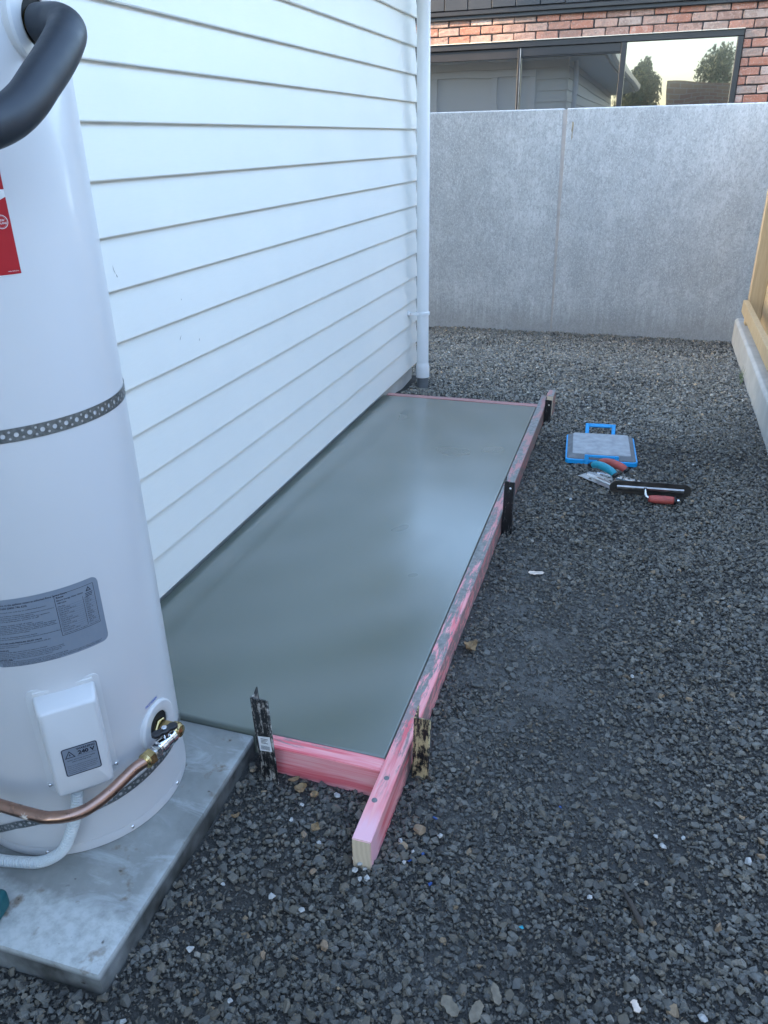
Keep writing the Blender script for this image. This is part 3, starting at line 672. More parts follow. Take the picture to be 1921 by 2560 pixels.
    # rating plate
    L0, L1, Z0, Z1 = 19.0, 70.2, .497, .6475; WL = R(L1 - L0) * TR * 1000
    def lm(d): return lambda x, y: tp(L0 + math.degrees(x * .001 / TR), Z0 + y * .001, d)
    xs = [WL * i / 24 for i in range(25)]; hgt = 150.5; rc = 14
    def yb(x):
        q = min(x, WL - x); return 0 if q >= rc else rc - math.sqrt(max(0, rc * rc - (rc - q) ** 2))
    xs = sorted(set([0, 1.2, 3, 6, 10, 14] + [WL - q for q in (0, 1.2, 3, 6, 10, 14)] + xs[2:-2]))
    V = []; F = []
    for x in xs: V += [lm(.0006)(x, yb(x)), lm(.0006)(x, hgt - yb(x))]
    for i in range(len(xs) - 1): F.append((2 * i, 2 * i + 2, 2 * i + 3, 2 * i + 1))
    lab = obj('rating_plate', mesh_from(V, F, True), 'label_silver', H); pr = Print()
    sx = lambda az: R(az - L0) * TR * 1000
    T_ = lambda s, y, size, x1, x0=4, **k: pr.text(s, x0, y, size, fit=x1 - x0, **k)
    T_('If you require service on this appliance contact an authorised Rinnai Service Centre', 136.5, 6.0, sx(55.4), bold=.008)
    T_('or phone RINNAI (0800 746 624)', 129.5, 6.0, sx(38.2), bold=.008)
    body = [(121.5, 'Service to be carried out only by an authorised person.', 46), (113.5, 'Isolate the power before reading the manufacturers instructions', 48.7), (109.5, 'or when removing covers or to service the appliance', 40), (105.5, 'or are attempting to dismantle or interfere with the appliance', 46.6), (101.5, 'before ensuring adequate power is off', 42),
            (93, 'Ensure the water heater is full of water', 39), (89.3, 'before power is turned on using mains', 43), (85.6, 'Temperature of the water may exceed safe limits for bathing', 48.4), (81.9, 'and a tempering valve must be fitted to supply water safely', 47.8), (78.2, 'at the outlets and the user must check before use of the water', 48.8), (74.5, 'is carried out by an authorised service person', 37),
            (66, 'In contact with an existing thermostat device', 39.6), (61.8, 'NOT remove the water heater unless these devices are fitted and working', 49.4)]
    for y, s, az in body: T_(s, y, 3.7, sx(az))
    T_('TEMPERATURE AND PRESSURE RELIEF VALVE', 52.5, 4.4, sx(41), bold=.02)
    T_('This valve must be fitted. It must be installed in accordance with the', 48, 3.7, sx(44.5)); T_('installation instructions.', 44, 3.7, sx(31))
    T_('WARNING', 36.5, 4.4, sx(26.2), bold=.02); T_('This valve and drain pipe must never be sealed or blocked.', 32.5, 3.7, sx(42.5))
    for i, (s, az) in enumerate((('MAINTENANCE The lever should be operated at least every six months. It should', 49.2), ('be drained if water has been allowed to stand for long periods to', 49.6), ('remove mineral deposits. Failure to do this may result in damage to', 48.2), ('the cylinder and the valve should be replaced by a person', 44))): T_(s, 28.2 - i * 3.6, 3.4, sx(az))
    T_('INSTALLER', 12.6 + 1.6, 4.2, sx(27), bold=.02); T_('To be installed and serviced in accordance with G12/AS1 and AS/NZS 3500', 10.6, 3.4, sx(50.5))
    for i, (s, az) in enumerate((('DO NOT install this heater before reading the manufacturers instructions. DO NOT operate with covers removed', 66.4), ('DO NOT use any fittings other than those supplied with the appliance when installing this heater', 66.2), ('DO NOT install this appliance where damage may be caused by leaking water', 47))):
        T_(s, 7.2 - i * 3.0, 3.0, sx(az), x0=13)
    ax0, ax1, ty0, ty1 = sx(49.7), sx(67.6), 48, 138.5
    for x in (ax0, ax1): pr.rect(x - .35, x + .35, ty0, ty1)
    pr.rect(sx(61.8) - .3, sx(61.8) + .3, 54, 118)
    for y in (ty0, ty1): pr.rect(ax0, ax1, y - .35, y + .35, 6)
    T_('Rinnai', 131, 5.2, ax0 + 17, ax0 + 3, bold=.02); T_('Electric Storage Water Heater', 124.5, 4.6, sx(62.4), ax0 + 3, bold=.012); T_('180 Litre', 118.6, 4.6, ax0 + 20, ax0 + 3, bold=.012)
    rows = ('Model', 'Serial number', 'Date of manufacture', 'Storage capacity', 'Element rating', 'Hot water delivery', 'Maximum inlet pressure', 'Operating pressure', 'Cold water expansion', 'Relief valve setting', 'Tempering valve', 'Thermostat setting', 'Insulation class')
    for i, s in enumerate(rows):
        y = 111.5 - i * 4.6; T_(s, y, 3.4, ax0 + 3 + 13 + (i * 7 % 5) * 5, ax0 + 3); T_(('EMS180', '2109-7', '02/21', '180 L', '3.0 kW', '240 V', '1000', '850', '500', '850', '60', '70', 'IPX4')[i], y, 3.4, sx(61.8) + 11 + (i % 3) * 3, sx(61.8) + 3)
        pr.rect(ax0, ax1, y - 1.25, y - 1.05, 4)
    T_('Made in New Zealand for the application of Rinnai NZ Ltd', 50.5, 3.4, ax1 - 3, ax0 + 4)
    o_, i_ = tri(6.5, sx(65), 128.5), tri(4.0, sx(65), 128.5); pr.add(o_ + i_, [(k, (k + 1) % 3, 3 + (k + 1) % 3, 3 + k) for k in range(3)])
    pr.text('N', sx(64.5), 127.2, 3.4)
    for i in range(3): pr.rect(sx(63.2), sx(66.8) - i, 120.6 - i * 3.2, 121.8 - i * 3.2)
    pr.build('plate_print', lm(.0010), 'label_ink', lab)
    # red maker's panel, its right edge in view
    zr, ar = 1.2255, 65.2
    def rm(d): return lambda x, y: tp(ar + math.degrees(x * .001 / TR), zr + y * .001, d)
    def panel(name, pts_top, y0f, ytf, d, mat, parent):
        xs_ = [pts_top * i / 20 for i in range(21)]; V = []
        for x in xs_: V += [rm(d)(x, y0f(x)), rm(d)(x, ytf(x))]
        return obj(name, mesh_from(V, [(2 * i, 2 * i + 1, 2 * i + 3, 2 * i + 2) for i in range(20)], True), mat, parent)
    bk = panel('maker_label', -150, lambda x: -1.2, lambda x: 260, .0005, 'label_white', H)
    panel('red_field', -149, lambda x: 0, lambda x: 116 + x * .42, .0009, 'label_red', bk); panel('red_field', -149, lambda x: 127 - x * .02 + max(0, -x - 30) * .1, lambda x: 259, .0009, 'label_red', bk)
    pr = Print(); pr.ring(-14.5, 80, 9.6, 10.5, 40); pr.ring(-14.5, 80, 8.3, 8.5, 40); pr.text('NEW', -20, 80.8, 4.4, fit=11, bold=.01); pr.text('ZEALAND', -22.4, 76.4, 4.4, fit=16, bold=.01); pr.text('www.rinnai.co.nz', -20, 4.2, 3.0, fit=17)
    pr.build('label_print', rm(.0013), 'label_white', bk)['kind'] = 'stuff'
    # blue lettering over the inlet, blue tape at the back edge
    pr = Print(); pr.text('INLET/DRAIN', -21, 0, 8.5, fit=42, bold=.02); pr.build('inlet_print', lambda x, y: tp(88.0 + math.degrees(x * .001 / TR), .2735 + y * .001, .0007), 'ink_blue', H)
    V = [tp(a, z, .001) for a in (124, 128, 133) for z in (.035, .085)]; obj('tape', mesh_from(V, [(0, 1, 3, 2), (2, 3, 5, 4)], True), 'sky_tape', H)
    return H
cylinder()

def inlet_plumbing():
    zi = .2; y0 = 1.172
    P = thing('inlet_pipework', 'copper pipe with brass and chrome valve feeding the cylinder inlet', 'pipework', (-.93, 1.0, 0))
    def hexn(name, p, ax, r, l, mat, par=P): return obj(name, lathe_me([(.001, 0), (r * .93, 0), (r, l * .12), (r, l * .88), (r * .93, l), (.001, l)], 6, p, ax, smooth=False), mat, par)
    hexn('brass_bush', (-.965, y0, zi), (1, 0, 0), .021, .022, 'brass')
    auto_smooth(obj('brass_elbow', lathe_me([(.001, 0), (.0165, 0), (.0165, .03), (.019, .031), (.019, .043), (.017, .044), (.014, .052), (.001, .055)], 28, (-.943, y0, zi), (1, 0, 0)), 'brass', P))
    tube('elbow_branch', spline([(-.912, y0 + .006, zi), (-.906, y0 - .010, zi), (-.905, y0 - .022, zi)], 5), .0165, 'brass', P, 20)
    ax = Vector((-.14, -1, 0)).normalized(); o = Vector((-.9025, y0 - .016, zi))
    v = auto_smooth(obj('valve_body', lathe_me([(.001, 0), (.0150, 0), (.0165, .002), (.0165, .014), (.0145, .016), (.0145, .030), (.0175, .033), (.0175, .048), (.0145, .051), (.0145, .056)], 32, o, ax), 'chrome', P), 30)
    hexn('valve_hex', o + ax * .053, ax, .0175, .012, 'chrome')
    q = o + ax * .066; obj('thread', lathe_me([(.0125, -.004), (.0125, .010)], 20, q, ax), 'tool_steel', P)
    hexn('compression_nut', q + ax * .006, ax, .0195, .018, 'brass'); auto_smooth(obj('nut_collar', lathe_me([(.018, 0), (.018, .004), (.0145, .008), (.0125, .009)], 28, q + ax * .0235, ax), 'brass', P))
    pz = lambda x, y, z=.2: (x, y, z)
    s = q + ax * .028
    path = spline([tuple(s), (-.925, 1.038, zi), (-.930, 1.0, zi), (-.934, .968, zi), (-.942, .935, zi), (-.955, .907, zi), (-.975, .888, zi), (-1.0, .876, zi), (-1.03, .869, zi), (-1.132, .869, zi), (-1.30, .872, zi), (-1.40, .90, zi)], 8)
    tube('copper_pipe', path, .0125, 'copper', P, 24)
    # splash of sealant on the pipe
    pp = Vector((-1.058, .868, zi)); V = [pp + Vector((0, -.0128, .002))]; k = 16
    for i in range(k):
        a = 2 * math.pi * i / k; r = .012 if i % 2 == 0 else .005; u, w = r * math.cos(a), r * math.sin(a) * .9; th = .15 + w / .0125; V.append(pp + Vector((u, -.0129 * math.cos(th), .0129 * math.sin(th))))
    obj('sealant_splash', mesh_from(V, [(0, 1 + i, 1 + (i + 1) % k) for i in range(k)]), 'pale_chip', P)
    # black tee handle
    hp = o + ax * .023 + Vector((0, 0, .0145))
    auto_smooth(obj('valve_stem', lathe_me([(.007, 0), (.007, .012), (.0055, .013)], 16, hp, (0, 0, 1)), 'chrome', P))
    hb = bmesh.new(); hz = hp.z + .012; pts = []
    for i in range(24):
        a = 2 * math.pi * i / 24; c = abs(math.cos(a - R(60))); r = .012 + .020 * max(0, c - .72) / .28; pts.append((hp.x + r * math.cos(a), hp.y + r * math.sin(a)))
    obj('valve_handle', prism_bm(pts, hz, hz + .009, 'z', .0015), 'black_plastic', P)
    hexn('handle_bolt', (hp.x, hp.y, hz + .0092), (0, 0, 1), .0068, .0045, 'chrome')
inlet_plumbing()

def outlet_pipe():
    z = 1.58
    P = thing('insulated_outlet_pipe', 'thick black foam insulated pipe at the top of the cylinder', 'pipe', (-.86, 1.1, 1.5))
    obj('brass_nut', lathe_me([(.001, 0), (.021, 0), (.0225, .002), (.0225, .016), (.021, .018), (.001, .018)], 6, (-.958, 1.178, 1.584), (1, -.25, 0), smooth=False), 'brass', P)
    auto_smooth(obj('brass_washer', lathe_me([(.015, 0), (.024, .0), (.024, .004), (.015, .005)], 28, (-.941, 1.174, 1.583), (1, -.25, 0)), 'brass', P))
    path = spline([(-.934, 1.171, 1.581), (-.914, 1.166, z), (-.884, 1.155, 1.577), (-.858, 1.135, 1.566), (-.845, 1.105, 1.547), (-.839, 1.07, 1.522), (-.835, 1.03, 1.495), (-.833, .985, 1.464), (-.838, .94, 1.442), (-.852, .89, 1.430), (-.88, .82, 1.422), (-.93, .77, 1.418), (-1.02, .745, 1.416), (-1.2, .74, 1.416)], 7)
    n = len(path); rad = [.0285 + .0003 * math.sin(i * .23) - (.006 if i < 1 else .002 if i < 2 else 0) for i in range(n)]
    tube('foam_sleeve', path, rad, 'pipe_foam', P, 32)
    obj('seam', tube_me([p + Vector((.012, .004, .0262)) for p in path[24:60]], .0009, 6), 'pipe_foam', P)
outlet_pipe()

def conduit():
    pts = spline([(-1.018, .968, .205), (-1.022, .962, .165), (-1.027, .950, .12), (-1.04, .936, .075), (-1.06, .925, .035), (-1.088, .916, .010), (-1.12, .907, -.004), (-1.16, .898, -.0068), (-1.206, .889, -.0068), (-1.28, .885, -.0068), (-1.42, .885, -.0068)], 30)
    L = [0]
    for a, b in zip(pts, pts[1:]): L.append(L[-1] + (b - a).length)
    step = .0016; n = int(L[-1] / step); Pn = []; rad = []
    arr = np.array([tuple(p) for p in pts]); Ls = np.array(L)
    for i in range(n):
        s = i * step; Pn.append(Vector([float(np.interp(s, Ls, arr[:, k])) for k in range(3)])); ph = (i % 4); rad.append((.0128, .0128, .0098, .0098)[ph])
    o = tag(obj('flexible_conduit', tube_me(Pn, rad, 16, True), 'conduit_grey'), 'light grey corrugated cable conduit curling from the cover onto the pad', 'conduit'); o.data.set_sharp_from_angle(angle=R(30))
conduit()
def teal_tool():
    T = thing('power_tool', 'teal plastic tool body poking in at the left edge of the pad', 'tool', (-1.16, .775, -.02), (0, 0, R(12)))
    b = box_bm(-.09, .058, -.03, .03, .001, .052, .014, 4); auto_smooth(obj('body', b, 'tool_teal', T, True))
    auto_smooth(obj('grip', box_bm(-.16, -.095, -.02, .02, .004, .045, .012, 4), 'black_plastic', T, True))
    obj('vent', box_bm(.0, .03, -.0315, -.0295, .015, .035, .001), 'black_plastic', T, True)
teal_tool()

# ================================================================== tools on the gravel
def kneeboard():
    K = thing('kneeboard', 'blue kneeling board with grey foam pad lying on the gravel', 'kneeboard', (-.125, 3.955, G + .006), (R(-.5), 0, R(4.8)))
    w, l = .176, .192
    def tray(x, y, z0, z1, r, inset=0):
        c = [(x - r, y - r, 0), (-x + r, y - r, 90), (-x + r, -y + r, 180), (x - r, -y + r, 270)]
        return [(cx + r * math.cos(R(a + 15 * i)), cy + r * math.sin(R(a + 15 * i))) for cx, cy, a in c for i in range(7)]
    auto_smooth(obj('tray', prism_bm(tray(w, l, 0, 0, .018), 0, .024, 'z', .003), 'board_blue', K, True))
    ring = lambda x, y, r, z: [(px, py, z) for px, py in tray(x, y, 0, 0, r)]
    def loft(name, rings, mat):
        V = [p for r in rings for p in r]; m = 28; F = [(i * m + j, i * m + (j + 1) % m, (i + 1) * m + (j + 1) % m, (i + 1) * m + j) for i in range(len(rings) - 1) for j in range(m)] + [tuple((len(rings) - 1) * m + j for j in range(m))]
        return auto_smooth(obj(name, mesh_from(V, F), mat, K, True), 25)
    loft('foam_bevel', [ring(w - .008, l - .008, .016, .0242), ring(w - .009, l - .009, .016, .028), ring(w - .032, l - .032, .014, .044)], 'board_foam_edge')
    loft('foam_pad', [ring(w - .033, l - .033, .014, .0435), ring(w - .036, l - .037, .012, .047)], 'board_foam')
    for s in (1, -1):
        path = [(-.078, s * (l - .006), .018), (-.074, s * (l + .060), .022), (.074, s * (l + .060), .022), (.078, s * (l - .006), .018)] if s > 0 else \
               [(-.078, s * (l - .006), .022), (-.076, s * (l - .012), .066), (.076, s * (l - .012), .066), (.078, s * (l - .006), .022)]
        hb = bmesh.new()
        for a in ((-.079, -.059, 0, .078), (.059, .079, 0, .078), (-.0585, .0585, .058, .078)): box_bm(a[0], a[1], -.006, .006, a[2], a[3], .0025, 1, hb)
        tl = R(-38) if s > 0 else R(-8)
        if s < 0: bmesh.ops.scale(hb, vec=(1.05, 1, .62), verts=hb.verts)
        bmesh.ops.rotate(hb, cent=(0, 0, 0), matrix=Matrix.Rotation(tl, 3, 'X'), verts=hb.verts); bmesh.ops.translate(hb, vec=(0, s * l + (.002 if s > 0 else -.009), .012 if s > 0 else .006), verts=hb.verts)
        obj('handle', hb, 'board_blue', K, True)
kneeboard()

def pool_trowel():
    T = thing('finishing_trowel', 'long round-ended steel trowel on its edge with red handle toward the viewer', 'trowel', (.125, 3.455, G + .004), (R(111), 0, R(5)))
    # local frame: blade in the local xy plane (x long, y up when stood on edge), handle out along +z
    L, w = .178, .043; pts = [(L - w + w * math.cos(R(a)), w + w * math.sin(R(a))) for a in range(-90, 91, 15)] + [(-L + w + w * math.cos(R(a)), w + w * math.sin(R(a))) for a in range(90, 271, 15)]
    obj('blade', prism_bm(pts, 0, .0016, 'z'), 'tool_steel_dark', T, True)
    obj('spine', prism_bm([(-.011, 0.002), (-.008, .009), (.0, .012), (.008, .009), (.011, .002)], -.145, .145, 'x', 0), 'tool_steel', T, True)
    sp = T.children[-1]; sp.location = (0, .046, 0)
    obj('shank', tube_me(spline([(-.022, .055, .012), (-.022, .054, .035), (-.018, .052, .058), (.0, .050, .068)], 6), [.008] * 10 + [.007] * 9, 12), 'tool_steel_bright', T, True)
    obj('grip', lathe_me([(.001, -.012), (.014, -.012), (.0165, 0), (.0185, .02), (.019, .055), (.0175, .09), (.016, .097), (.001, .0975)], 24, (.002, .050, .070), (1, 0, 0)), 'grip_red', T, True)
    obj('end_cap', lathe_me([(.0185, .097), (.0185, .106), (.015, .109), (.001, .110)], 20, (.002, .050, .070), (1, 0, 0)), 'black_plastic', T, True)
    obj('end_nut', lathe_me([(.006, .109), (.006, .120), (.001, .121)], 6, (.002, .050, .070), (1, 0, 0), smooth=False), 'tool_steel_bright', T, True)
    pr = Print(); pr.text('MARSHALLTOWN', .022, -.002, .0062, fit=.055)
    pr.build('grip_print', lambda x, y: Vector((.002 + x, .050 + .0192 * math.cos(R(62) - y / .0192), .070 + .0192 * math.sin(R(62) - y / .0192))), 'label_ink', T); T.children[-1].matrix_parent_inverse = Matrix()
pool_trowel()
def hand_trowel(loc, rotz, grip, label, L=.13, w=.045, point=.0, tilt=(0, 0), steel='tool_steel'):
    T = thing('hand_trowel', label, 'trowel', loc, (tilt[0], tilt[1], rotz), 'hand trowels lying by the kneeling board')
    pts = [(-L, -w), (L - point, -w), (L, 0), (L - point, w), (-L, w)] if point else [(-L, -w), (L, -w), (L, w), (-L, w)]
    obj('blade', prism_bm(pts, 0, .0014, 'z'), steel, T, True)
    obj('spine', prism_bm([(-.011, .0018), (-.007, .008), (.007, .008), (.011, .0018)], -L * .82, L * .82, 'x'), 'tool_steel_bright', T, True)
    obj('shank', tube_me(spline([(.045, 0, .006), (.05, 0, .03), (.046, 0, .05), (.030, 0, .062)], 6), .0075, 12), 'tool_steel_bright', T, True)
    gpath = spline([(.052, 0, .055), (.025, 0, .066), (-.02, 0, .073), (-.06, 0, .070), (-.082, 0, .060)], 6); m = len(gpath)
    rad = [.0135 + .0055 * math.sin(math.pi * (.12 + .8 * i / (m - 1))) for i in range(m)]
    obj('grip', tube_me(gpath, rad, 20), grip, T, True)
    obj('grip_ferrule', tube_me([(.062, 0, .047), (.050, 0, .0565)], .0165, 18), 'black_plastic', T, True); obj('grip_cap', tube_me([(-.081, 0, .061), (-.089, 0, .056)], .0165, 18), 'black_plastic', T, True)
hand_trowel((-.075, 3.545, G + .012), R(-38), 'grip_teal', 'steel hand trowel with curved teal handle beside the kneeling board')
hand_trowel((-.035, 3.615, G + .008), R(-24), 'grip_red', 'steel hand trowel with red handle behind the teal one', L=.115, w=.04, tilt=(0, R(-1)))

# ================================================================== loose bits on the gravel
def hull(npts, sx, sy, sz, seed):
    r = random.Random(seed); bm = bmesh.new()
    for i in range(npts):
        while True:
            p = Vector((r.gauss(0, 1), r.gauss(0, 1), r.gauss(0, 1)))
            if p.length > .1: break
        p.normalize(); p *= r.uniform(.8, 1.05); bm.verts.new((p.x * sx, p.y * sy, p.z * sz))
    bmesh.ops.convex_hull(bm, input=list(bm.verts)); bmesh.ops.delete(bm, geom=[v for v in bm.verts if not v.link_faces], context='VERTS')
    bmesh.ops.triangulate(bm, faces=bm.faces); bm.verts.index_update()
    V = np.array([v.co[:] for v in bm.verts]); F = np.array([[v.index for v in f.verts] for f in bm.faces]); bm.free(); return V, F
QM = []
for k in range(7):
    V, F = hull(18, .0085, .0068, .0055, 900 + k); me = mesh_from(V, F); me.materials.append(MATS['white_quartz']); QM.append(me)
WHITE = [(-.449, 1.155), (-.465, 1.165), (-.470, 1.145), (-.452, 1.128), (-.437, 1.133), (-.484, 1.175), (-.588, 1.341), (-.66, 1.285), (-.665, 1.235), (-.575, 1.19), (-.729, .867), (-.737, 1.025), (-.545, 1.02), (.371, 1.426), (.174, 1.446), (.19, 1.42), (.04, 1.234), (.235, 1.455), (-.36, 1.235), (-.395, 1.255), (-.31, 1.295), (-.37, 1.20), (-.60, .80), (.26, 1.03), (.33, 1.00), (-.21, 3.30), (-.24, 4.42), (.33, 3.9), (-.05, 2.85), (.24, 2.4), (.1, 2.05), (-.62, 1.03), (-.77, .70), (-.45, .77)]
WHITE_LABEL = {6: 'white stone just below the front face of the near form board', 10: 'large white stone nearest the front corner of the concrete pad', 11: 'white stone midway between the pad and the sawn board end', 13: 'bright white stone at the right edge of the gravel', 16: 'white stone beside the dark twig', 25: 'round white stone left of the red-handled steel trowel', 26: 'whitish stone just beyond the blue kneeling board'}
for i, (x, y) in enumerate(WHITE):
    o = bpy.data.objects.new('white_stone', QM[i % 7]); s = random.uniform(.7, 1.25) * (1.25 if i in (10, 6, 13) else 1)
    o.scale = (s, s, s); o.rotation_euler = (random.uniform(-.4, .4), random.uniform(-.4, .4), random.uniform(0, 6.3)); o.location = (x, y, float(gh(x, y)) + .008 + .003 * s); COL.objects.link(o)
    lab = WHITE_LABEL.get(i, 'white stone clustered at the sawn end of the long form board' if i < 6 else 'small whitish stone lying among the dark gravel')
    tag(o, lab, 'stone', 'white stones under the sawn board end' if i < 6 else 'white stones scattered over the gravel')
def flake(name, x, y, L, w, rz, mat, label, cat, curl=.25, seed=0, tilt=.15, group=None, thick=.0008):
    r = random.Random(seed); n = 9; V = []; F = []
    for i in range(n):
        t = i / (n - 1) * 2 - 1; ww = w * (1 - abs(t) ** (2.2 if mat == 'dry_leaf' else 7)) * (1 + r.uniform(-.25, .25)) + .0012
        for s, dz in ((-1, 0), (0, -.15), (1, 0)): V.append((t * L, s * ww + r.uniform(-.1, .1) * w, curl * L * t * t + (abs(s) * curl * w) + dz * w * curl))
    for i in range(n - 1):
        for j in range(2): a = i * 3 + j; F.append((a, a + 3, a + 4, a + 1))
    k = len(V); V2 = V + [(a, b, c - thick) for a, b, c in V]; F2 = F + [tuple(q + k for q in f[::-1]) for f in F]
    rim = [i * 3 for i in range(n)] + [(n - 1) * 3 + 1] + [i * 3 + 2 for i in reversed(range(n))] + [1]
    for a, b in zip(rim, rim[1:] + rim[:1]): F2.append((a, k + a, k + b, b)) 
    o = tag(obj(name, mesh_from(V2, F2), mat), label, cat, group); o.location = (x, y, float(gh(x, y)) + .012); o.rotation_euler = (r.uniform(-tilt, tilt), r.uniform(-tilt, tilt), rz)
flake('paper_scrap', -.266, 2.588, .030, .011, R(15), 'pale_chip', 'pale pinkish scrap lying flat on the gravel right of the slab', 'scrap', .08, 1, .05)
flake('dead_leaf', -.404, 2.039, .030, .019, R(70), 'dry_leaf', 'curled brown dead leaf close to the long form board', 'leaf', .5, 2, .4)
flake('dead_leaf', -.681, 1.333, .017, .011, R(20), 'dry_leaf', 'small tan dead leaf below the near form board', 'leaf', .4, 3, .3)
flake('dead_leaf', -.712, 1.355, .016, .005, R(40), 'dry_leaf', 'thin brown dead leaf sliver near the stickered peg', 'leaf', .3, 4)
flake('dead_leaf', -.64, 1.32, .012, .009, R(120), 'dry_leaf', 'tiny brown dead leaf between the near board and the gravel', 'leaf', .4, 5)
flake('dead_leaf', -.80, 1.20, .012, .006, R(60), 'dry_leaf', 'yellowish leaf scrap beside the concrete pad', 'leaf', .6, 6, .5)
flake('dead_leaf', -.60, 1.225, .013, .009, R(80), 'dry_leaf', 'brown leaf scrap in front of the near form board', 'leaf', .5, 7, .5)
flake('bark_chip', -.193, .911, .023, .011, R(-40), 'bark', 'broad grey bark chip at the bottom edge of the yard', 'bark chip', .1, 8, .1, None, .003)
flake('bark_chip', -.144, .915, .022, .009, R(78), 'bark', 'pale upright bark chip at the bottom edge of the yard', 'bark chip', .1, 9, .1, None, .003)
flake('bark_chip', -.114, .959, .021, .006, R(115), 'bark', 'narrow brown bark chip behind the two bottom bark chips', 'bark chip', .1, 10, .1, None, .003)
flake('bark_chip', .142, 1.019, .012, .006, R(120), 'pale_chip', 'small cream bark chip low at the right', 'bark chip', .1, 12, .1, None, .003)
tag(tube('twig', [(.108, 1.275, gh(.108, 1.275) + .012), (.125, 1.245, gh(.125, 1.245) + .013), (.140, 1.215, gh(.14, 1.215) + .014), (.150, 1.195, gh(.15, 1.195) + .012)], [.004, .006, .0065, .005], 'twig', None, 9), 'dark straight twig lying on the gravel at lower right', 'twig')
for x, y, a in ((-.335, 1.345, 0), (-.30, 1.165, 1), (-.335, 1.235, 2), (-.36, 1.21, .5), (-.05, 1.47, 1.6)):
    V, F = hull(9, .008, .0045, .002, int(a * 10) + 50); o = tag(obj('plastic_scrap', mesh_from(V, F), 'blue_plastic'), 'tiny blue plastic scrap lying in the gravel', 'scrap', 'blue plastic scraps in the gravel'); o.location = (x, y, float(gh(x, y)) + .009); o.rotation_euler = (.2, .1, a)
V, F = hull(10, .006, .005, .004, 77); o = tag(obj('plastic_bead', mesh_from(V, F), 'grip_teal'), 'tiny teal plastic bead in the gravel near the bottom', 'scrap'); o.location = (-.09, 1.115, float(gh(-.09, 1.115)) + .01)
for k, (x, y, s) in enumerate(((-.36, 1.30, 1.6), (-.56, 1.115, 1.0), (-.62, 1.205, 1.1), (.40, 1.455, 1.1), (.30, 1.24, 1.3), (-.47, .96, 1.2), (-.58, .905, 1.15))):
    V, F = hull(16, .011 * s, .009 * s, .007 * s, 500 + k); o = tag(obj('brown_stone', mesh_from(V, F), 'tan_stone'), 'brownish stone a little larger than the gravel around it', 'stone', 'brown stones in the gravel'); o.location = (x, y, float(gh(x, y)) + .006 * s); o.rotation_euler = (.3 * k, .2, k)
def grass_tuft():
    T = []; F = []; r = random.Random(4)
    for i in range(16):
        x, y = .680 + r.uniform(-.014, .012), 5.55 + r.uniform(-.09, .06); h = r.uniform(.05, .12); a = r.uniform(0, 6.3); b = r.uniform(.01, .04); k = len(T); w = .0022
        for j in range(4):
            t = j / 3; px, py = x + b * t * t * math.cos(a), y + b * t * t * math.sin(a); T += [(px - w * (1 - t) * math.sin(a), py + w * (1 - t) * math.cos(a), G - .005 + h * t), (px + w * (1 - t) * math.sin(a), py - w * (1 - t) * math.cos(a), G - .005 + h * t)]
        F += [(k + 2 * j, k + 2 * j + 1, k + 2 * j + 3, k + 2 * j + 2) for j in range(3)]
    tag(obj('grass_tuft', mesh_from(T, F), 'grass_blade'), 'small green grass tuft growing against the concrete kerb', 'grass')
grass_tuft()

